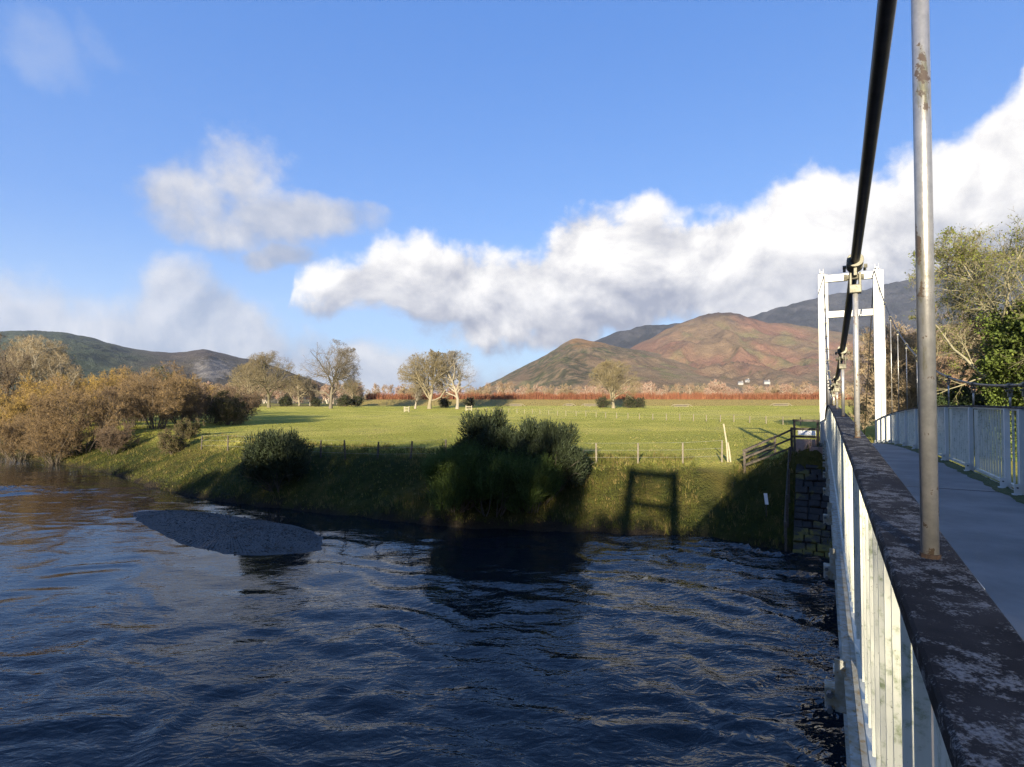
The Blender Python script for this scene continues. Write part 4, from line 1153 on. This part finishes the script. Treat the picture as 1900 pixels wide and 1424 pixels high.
# trees and shrubs of the left bank
shrubA = tree_meshes(131, 7.5, (4.6, 4.2, 4.3), 0, .055, stems=26, limbs=8, n2=6, n3=5, n4=3, n5=2, stem_spread=.55, limb_ang=.55, bark=BK_DARK, twig=(.175, .122, .064), twig_r=.0075, wander=.2, leaf=(.24, .15, .04), leaf_n=5000, leaf_size=.07, limb_lo=.42, ang=.48, up=.07, loose=.55, ground_spread=1.1)
shrubB = tree_meshes(132, 7.0, (4.2, 4.0, 4.1), 0, .05, stems=28, limbs=8, n2=6, n3=5, n4=3, n5=2, stem_spread=.5, limb_ang=.5, bark=(.16, .12, .08), twig=(.22, .155, .055), twig_r=.0075, wander=.17, leaf=(.40, .265, .05), leaf_n=24000, leaf_size=.07, limb_lo=.42, ang=.48, up=.07, loose=.55, ground_spread=1.1)
shrubC = tree_meshes(133, 6.0, (4.4, 3.4, 3.5), 0, .05, stems=26, limbs=8, n2=6, n3=5, n4=3, n5=2, stem_spread=.6, limb_ang=.55, bark=BK_DARK, twig=(.125, .088, .056), twig_r=.008, wander=.22, limb_lo=.42, ang=.48, up=.07, loose=.55, ground_spread=1.1)
shrubD = tree_meshes(134, 4.4, (3.4, 2.5, 2.4), 0, .07, stems=14, limbs=9, n2=6, n3=5, n4=3, n5=2, stem_spread=.6, bark=BK_DARK, twig=(.12, .09, .05), twig_r=.011, wander=.2, leaf=(.06, .065, .022), leaf_n=12000, leaf_size=.12, loose=.55)
poplar = tree_meshes(135, 14, (4.2, 6.8, 7.8), 3.5, .17, limbs=16, limb_ang=.55, n2=7, n3=6, n4=5, n5=3, bark=(.36, .33, .26), twig=(.21, .165, .095), twig_r=.010, up=.07, wander=.14)
darktree = tree_meshes(136, 13, (5.0, 5.6, 7.4), 2.5, .28, limbs=13, limb_ang=.8, n2=7, n3=6, n4=5, n5=3, bark=(.06, .05, .04), twig=(.11, .085, .06), twig_r=.011, wander=.2)
fir = tree_meshes(137, 11, (2.2, 5.6, 5.4), 1.0, .16, limbs=46, limb_ang=1.35, limb_up=-.03, n2=7, n3=4, n4=0, n5=0, bark=BK_DARK, twig=(.05, .06, .025), twig_r=.02, leaf=(.055, .070, .022), leaf_n=14000, leaf_size=.16, limb_lo=.2)
for mshs in (fir,): mshs[1]['leafy'] = 1
LB = [(shrubA, 152, 56, 1.0, .3, 'dark stemmed bare alder leaning over the water at the bend of the river'), (shrubB, 78, 66, 1.05, 1.1, 'golden leaved willow bush, brightest on the left bank'), (shrubB, 12, 62, .95, 2.0, 'golden willow bush at the very left edge'),
      (shrubA, 40, 57, .72, 4.0, 'low russet shrub at the water edge on the far left'), (shrubA, 105, 54, .62, 5.1, 'low brown shrub at the water edge left of the dark alder'), (shrubB, 205, 70, 1.0, 3.3, 'yellow twigged willow behind the dark alder'), (shrubC, 245, 66, 1.05, .9, 'brown bare shrub right of the dark alder'),
      (shrubA, 290, 63, 1.0, 2.2, 'rounded russet bare alder in the middle of the left bank'), (shrubC, 335, 70, 1.05, 4.4, 'purple brown shrub right of the russet alder'), (shrubB, 360, 86, .95, 5.5, 'yellowish willow behind the purple brown shrub'), (shrubC, 395, 78, .95, 1.7, 'brown thicket shrub near the right end of the left bank'),
      (shrubD, 425, 74, 1.15, .4, 'dark low shrub at the right end of the left bank thicket'), (shrubC, 440, 88, 1.0, 2.6, 'pale brown shrub behind the dark low shrub'), (shrubC, 180, 82, 1.15, 3.9, 'bare shrub behind the golden willows'), (shrubA, 262, 84, 1.1, 5.8, 'tall russet shrub behind the middle of the thicket'),
      (shrubD, 322, 47, .55, .6, 'small dark green bush above the bank at the edge of the thicket'), (shrubD, 350, 52, .5, 2.6, 'smallest dark bush at the corner of the meadow'), (shrubC, 215, 53, .5, 1.0, 'low bare bush on the bank below the thicket'), (shrubA, 68, 74, .9, 2.9, 'russet shrub behind the leftmost willows')]
for i, (m_, px, Y, s, rz, lab) in enumerate(LB): plant('bank_shrub', lab, 'shrub', m_, spot(px, Y), rz, s, 'shrubs of the left bank', ('stems', 'twigs'))
for i, (px, Y, s, lab) in enumerate([(62, 78, 1.0, 'tall pale stemmed bare tree above the golden willows'), (95, 82, .98, 'pale stemmed bare tree right of the tallest one on the left bank'), (112, 79, .80, 'shorter pale stemmed tree above the golden willows'), (45, 86, 1.05, 'pale bare tree behind the tall ones on the left bank')]):
    plant('pale_tree', lab, 'tree', poplar, spot(px, Y), i * 1.7, s * .86, 'tall pale trees of the left bank')
plant('dark_tree', 'dark bare tree at the left edge of the picture', 'tree', darktree, spot(4, 76), .5, .98)
plant('dark_tree', 'dark leaning bare tree just outside the tall pale stems', 'tree', darktree, spot(-40, 82), 2.5, 1.05)
for px, Y, s, lab in [(298, 96, .92, 'dark green fir showing above the left bank thicket'), (232, 104, .9, 'slim brownish fir above the left bank thicket'), (278, 110, .8, 'small fir left of the dark green one')]:
    plant('fir_tree', lab, 'tree', fir, spot(px, Y), px, s, 'firs above the left bank thicket')

# gorse and broom on the bank in front
def spiky_bush(seed, W, H, n, col, blade, blen, upness, lumps=9, fill=.5):
    """an evergreen bush of stiff upright shoots set with short spines, in uneven lumps"""
    rg = np.random.default_rng(seed); T, C = Col_(), Col_()
    an = rg.random(26) * 6.283; S = np.c_[np.cos(an) * W * .12, np.sin(an) * W * .12, an * 0 - .2]; D = unit(np.c_[np.cos(an) * rg.uniform(.1, 1.1, 26), np.sin(an) * rg.uniform(.1, 1.1, 26), np.ones(26)])
    P, R = branch(rg, S, D, np.full(26, H * .7), np.full(26, .035), 6, .2, .02); V, f = tubes(P, R, 5); T.add(V, f, BK_DARK, rg)
    lc = []
    for _ in range(lumps):
        a = rg.random() * 6.283; r = math.sqrt(rg.random()) * W * .34; lc.append((math.cos(a) * r * 1.15, math.sin(a) * r * 1.15, H * rg.uniform(.25, .82) * (1 - .35 * (r / (W * .5)) ** 2), W * rg.uniform(.08, .21), H * rg.uniform(.12, .30)))
    lc.append((0, 0, H * .36, W * .36, H * .36)); lc = np.array(lc); idx = rg.integers(0, len(lc), n); q = unit(rg.normal(size=(n, 3))) * (rg.random((n, 1)) ** fill)
    q[:, :2] *= lc[idx, 3:4]; q[:, 2] *= lc[idx, 4]; ctr = q + lc[idx, :3]; ctr[:, 2] = np.abs(ctr[:, 2])
    out = unit(q / np.c_[lc[idx, 3], lc[idx, 3], lc[idx, 4]] + (0, 0, upness) + rg.normal(size=(n, 3)) * .28); L_ = blen * rg.uniform(.6, 1.4, (n, 1))
    V, f = spikes(ctr, ctr + out * L_, blade, rg); dcol = np.asarray(col) * rg.uniform(.55, 1.3, (n, 1)); C.add(V, f, np.repeat(dcol, 3, 0), rg)
    m = n * 3; b = rg.integers(0, n, m); t = rg.random((m, 1)); s0 = ctr[b] + out[b] * L_[b] * t; dd = unit(out[b] + rg.normal(size=(m, 3)) * .9)
    V, f = spikes(s0, s0 + dd * blen * .34 * rg.uniform(.5, 1.3, (m, 1)), blade * .8, rg); C.add(V, f, np.repeat(np.asarray(col) * rg.uniform(.5, 1.35, (m, 1)), 3, 0), rg)
    c = C.mesh('foliage'); c['leafy'] = 1; return T.mesh('stems', True), c


gorse = spiky_bush(151, 4.6, 3.5, 11000, (.034, .047, .022), .022, .34, .75, 26)
gorse2 = spiky_bush(153, 3.8, 4.4, 10000, (.036, .049, .023), .022, .36, .9, 24)
broom = spiky_bush(152, 4.2, 3.0, 15000, (.066, .10, .022), .012, .62, 1.6, 22)
plant('gorse_bush', 'dark rounded gorse bush standing alone on the left bank', 'bush', gorse, px_ground(522, 905), .5, .95, 'gorse bushes on the bank', ('stems', 'foliage'), .98)
plant('gorse_bush', 'dark gorse bush, tallest at the back of the big clump on the bank', 'bush', gorse2, spot(905, 29.6), 1.1, .95, 'gorse bushes on the bank', ('stems', 'foliage'))
plant('gorse_bush', 'dark gorse bush in the middle of the big clump', 'bush', gorse, spot(962, 29.3), 2.6, 1.0, 'gorse bushes on the bank', ('stems', 'foliage'))
plant('gorse_bush', 'dark gorse bush at the right end of the big clump', 'bush', gorse2, spot(1030, 29.0), 4.0, .78, 'gorse bushes on the bank', ('stems', 'foliage'))
plant('broom_bush', 'bright green broom bush on the left side of the big clump', 'bush', broom, spot(852, 28.6), .2, .95, 'broom bushes on the bank', ('stems', 'foliage'))
plant('broom_bush', 'green broom bush hanging low in front of the big clump', 'bush', broom, spot(915, 28.0), 1.7, .98, 'broom bushes on the bank', ('stems', 'foliage'))
plant('broom_bush', 'green broom bush in front of the right gorse bush', 'bush', broom, spot(985, 27.9), 3.1, .85, 'broom bushes on the bank', ('stems', 'foliage'))

# right-hand trees beyond the bridge
ash = tree_meshes(166, 14.4, (5.6, 6.6, 8.2), 3.0, .24, limbs=24, limb_ang=1.05, n2=8, n3=7, n4=5, n5=3, bark=(.22, .205, .14), twig=(.20, .18, .10), twig_r=.008, wander=.2, lean=.03, up=.03, limb_len=.7, leaf=(.15, .175, .03), leaf_n=14000, leaf_size=.13, ivy=12000, ivy_col=(.105, .145, .026))
ash[1]['leafy'] = 1
holly = tree_meshes(162, 7.5, (3.2, 3.9, 3.8), .5, .16, limbs=26, limb_ang=1.0, n2=8, n3=6, n4=0, n5=0, bark=BK_DARK, twig=(.06, .06, .03), twig_r=.012, leaf=(.085, .115, .022), leaf_n=42000, leaf_size=.17, wander=.2)
holly[1]['leafy'] = 1
yew = tree_meshes(163, 5.0, (3.4, 2.8, 2.4), .3, .14, limbs=26, limb_ang=1.1, n2=8, n3=6, n4=0, n5=0, bark=BK_DARK, twig=(.05, .05, .03), twig_r=.012, leaf=(.035, .055, .018), leaf_n=36000, leaf_size=.16, wander=.2)
yew[1]['leafy'] = 1
scrub = tree_meshes(164, 9, (3.6, 4.6, 4.8), 0, .07, stems=9, limbs=10, n2=6, n3=6, n4=4, n5=2, stem_spread=.3, bark=(.24, .20, .14), twig=(.26, .20, .125), twig_r=.007, wander=.2, up=.10, loose=.6, ang=.5)
scrub2 = tree_meshes(165, 7.0, (3.4, 3.6, 3.7), 0, .06, stems=9, limbs=10, n2=6, n3=6, n4=4, n5=2, stem_spread=.3, bark=(.22, .16, .12), twig=(.27, .175, .115), twig_r=.007, wander=.22, loose=.6, ang=.5, up=.10)
plant('ivy_tree', 'ivy clad tree with a pale leaning trunk behind the right railing', 'tree', ash, spot(1876, 31), 2.0, .94)
for px, Y, s, lab, m_ in [(1950, 35, 1.15, 'tall leafy evergreen at the right edge behind the ivy clad tree', holly), (1840, 38, .95, 'leafy evergreen left of the ivy clad trunk', holly), (1795, 34, .75, 'dark evergreen shrub low behind the right railing', yew), (1765, 40, .9, 'dark evergreen shrub beside the near hanger rod', yew), (1990, 30, 1.2, 'leafy evergreen beyond the right edge', holly)]:
    plant('evergreen_tree', lab, 'tree', m_, spot(px, Y), px * .7, s, 'evergreens beyond the right railing')
for i, (px, Y, s, lab) in enumerate([(1660, 46, 1.35, 'bare twiggy thicket just right of the right tower leg'), (1685, 52, 1.5, 'bare thicket behind the thin hangers right of the tower'), (1712, 44, 1.25, 'bare thicket behind the near hanger rod'), (1745, 56, 1.5, 'bare brown thicket between the near rod and the evergreens'), (1790, 62, 1.6, 'bare pinkish thicket above the dark evergreens'), (1640, 60, .95, 'low bare thicket behind the right tower leg'), (1600, 64, .55, 'small bare bush seen between the tower legs')]):
    plant('bare_thicket', lab, 'thicket', scrub if i % 2 == 0 else scrub2, spot(px, Y), i * 1.1, s, 'bare thickets right of the tower', ('stems', 'twigs'))

# ------------------------------------------------------------------ grass
def grass(label, N, sample, h0, h1, w, cols, seed):
    rg = np.random.default_rng(seed); X, Y = sample(rg, N); d = sdist(X, Y); keep = d > .15; X, Y, d = X[keep], Y[keep], d[keep]; Z = th(X, Y); n = len(X)
    cl = fbm(X / 1.6, Y / 1.6, 3, seed); h = (h0 + (h1 - h0) * rg.random(n) ** 1.6) * (1 + .6 * cl).clip(.35, 2); nb = 4
    b = np.c_[X, Y, Z - .02]; B = np.repeat(b, nb, 0) + np.c_[rg.normal(size=(n * nb, 2)) * .05, np.zeros(n * nb)]; hh = np.repeat(h, nb)[:, None] * rg.uniform(.6, 1.15, (n * nb, 1))
    ln = rg.normal(size=(n * nb, 2)) * .45; tip = B + np.c_[ln * hh, hh]; mid = B + np.c_[ln * hh * .25, hh * .6]
    sd = unit(np.c_[rg.normal(size=(n * nb, 2)), np.zeros(n * nb)]) * w
    V = np.stack([B - sd, B + sd, mid + sd * .7, mid - sd * .7, tip], 1).reshape(-1, 3); o = 5 * np.arange(n * nb)[:, None]
    c = lerp(cols[0], cols[1], sstep(-.6, .7, cl + .6 * (rg.random(n) - .5))); c = lerp(c, cols[2], (rg.random(n) < .16 + .25 * (cl > .35)) * 1.0); c = c * rg.uniform(.65, 1.3, (n, 1))
    me = make_mesh('grass', V, [np.hstack([o, o + 1, o + 2, o + 3]), np.hstack([o + 3, o + 2, o + 4])], np.repeat(c, nb * 5, 0))
    tag(obj('grass', me, M['grass']), label, 'grass', kind='stuff')


def s_bank(rg, N):
    t = rg.uniform(3.2, 14.6, N); i = t.astype(int); f = (t - i)[:, None]; p = BANK[i] * (1 - f) + BANK[i + 1] * f; e = unit(BANK[i + 1] - BANK[i]); nrm = np.c_[e[:, 1], -e[:, 0]]
    dd = rg.random(N) ** 1.15 * 8.5; q = p + nrm * dd[:, None]; return q[:, 0], q[:, 1]


def s_field(rg, N):
    Y = 30 + 55 * rg.random(N) ** 1.5; X = rg.uniform(-.62, .55, N) * Y; return X, Y


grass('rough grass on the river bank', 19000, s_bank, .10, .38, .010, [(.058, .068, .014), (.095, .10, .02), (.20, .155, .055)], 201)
grass('short meadow grass behind the bank fence', 10000, s_field, .05, .16, .014, [(.13, .155, .035), (.19, .195, .05), (.27, .23, .09)], 202)

# ------------------------------------------------------------------ the near bank behind the camera: unseen trees placed and sized to shade the bridge, river and far bank
near_holly = tree_meshes(171, 12.5, (4.6, 6.3, 6.4), .8, .22, limbs=26, limb_ang=1.0, n2=8, n3=5, n4=0, n5=0, bark=BK_DARK, twig=(.06, .06, .03), twig_r=.014, leaf=(.05, .07, .02), leaf_n=26000, leaf_size=.34, wander=.2)
near_holly[1]['leafy'] = 1
def shade(name, cat, m_, x, y, s, label, sz=None): plant(name, label, cat, m_, on_ground(x, y), x, s, 'trees on the near bank behind the camera', sz=sz)
for i, (x, y, s, z) in enumerate([(-68, -22, 1.0, 1.1), (-60, -20, 1.0, 1.0), (-52.5, -21, 1.0, 1.12), (-35.5, -22, .95, 1.12), (-31, -19, .9, 1.05), (-26, -22, .9, 1.22), (-21.5, -19, .8, 1.2), (-17, -21, .75, 1.15), (-13.8, -23, .55, 1.12), (-23.8, -17, .7, .75), (-28.3, -17.5, .7, .75), (-46.5, -21, .8, .95), (-41, -19, .6, .8)]):  # one low tree added to stop sun leaking onto the gravel bar
    shade('near_evergreen', 'tree', near_holly, x, y, s, 'unseen leafy evergreen on the near bank, placed to shade the far bank', z)
for i, (x, y, s) in enumerate([(-11.8, -26, 1.5), (-44, -24, 1.6), (-10.5, -23, .9), (-12, -33, 1.4), (-7.5, -30, 1.2), (-3.9, -15.6, .75), (-4.4, -18.5, .85)]):  # last two added to filter the sun on the left balusters
    shade('near_bare_tree', 'tree', scrub, x, y, s, 'unseen bare tree on the near bank, placed to thin the sunlight')
for a, k, s, z in [(-14.5, 5.3, .36, .34), (-16, 7.7, .56, .88), (-17, 9.3, .45, 1.12), (-18, 12.5, .85, .85), (-20, 16, .95, 1.0), (-23, 21, 1.0, 1.1), (-27, 13, .9, 1.05), (-24, 9, .6, .95)]:
    p_ = bp(a, k, 0); shade('near_evergreen', 'tree', near_holly, p_[0], p_[1], s, 'unseen leafy evergreen right of the near path, placed to shade the deck and tower', z)

# ------------------------------------------------------------------ air
def build_haze(density):
    m, nt, p, L = new_mat('air'); nt.nodes.remove(p)
    v = nt.nodes.new('ShaderNodeVolumePrincipled'); v.inputs['Density'].default_value = density; v.inputs['Color'].default_value = (.72, .82, 1.0, 1)
    v.inputs['Anisotropy'].default_value = 0.1
    L(v.outputs[0], nt.nodes['Material Output'].inputs['Volume'])
    b = MB(); b.box((0, 2500, 490), 11600, 6800, 1010); o = b.build('haze', m)
    tag(o, 'thin pale air between the camera and the hills', 'haze', kind='stuff')


build_haze(5e-5)
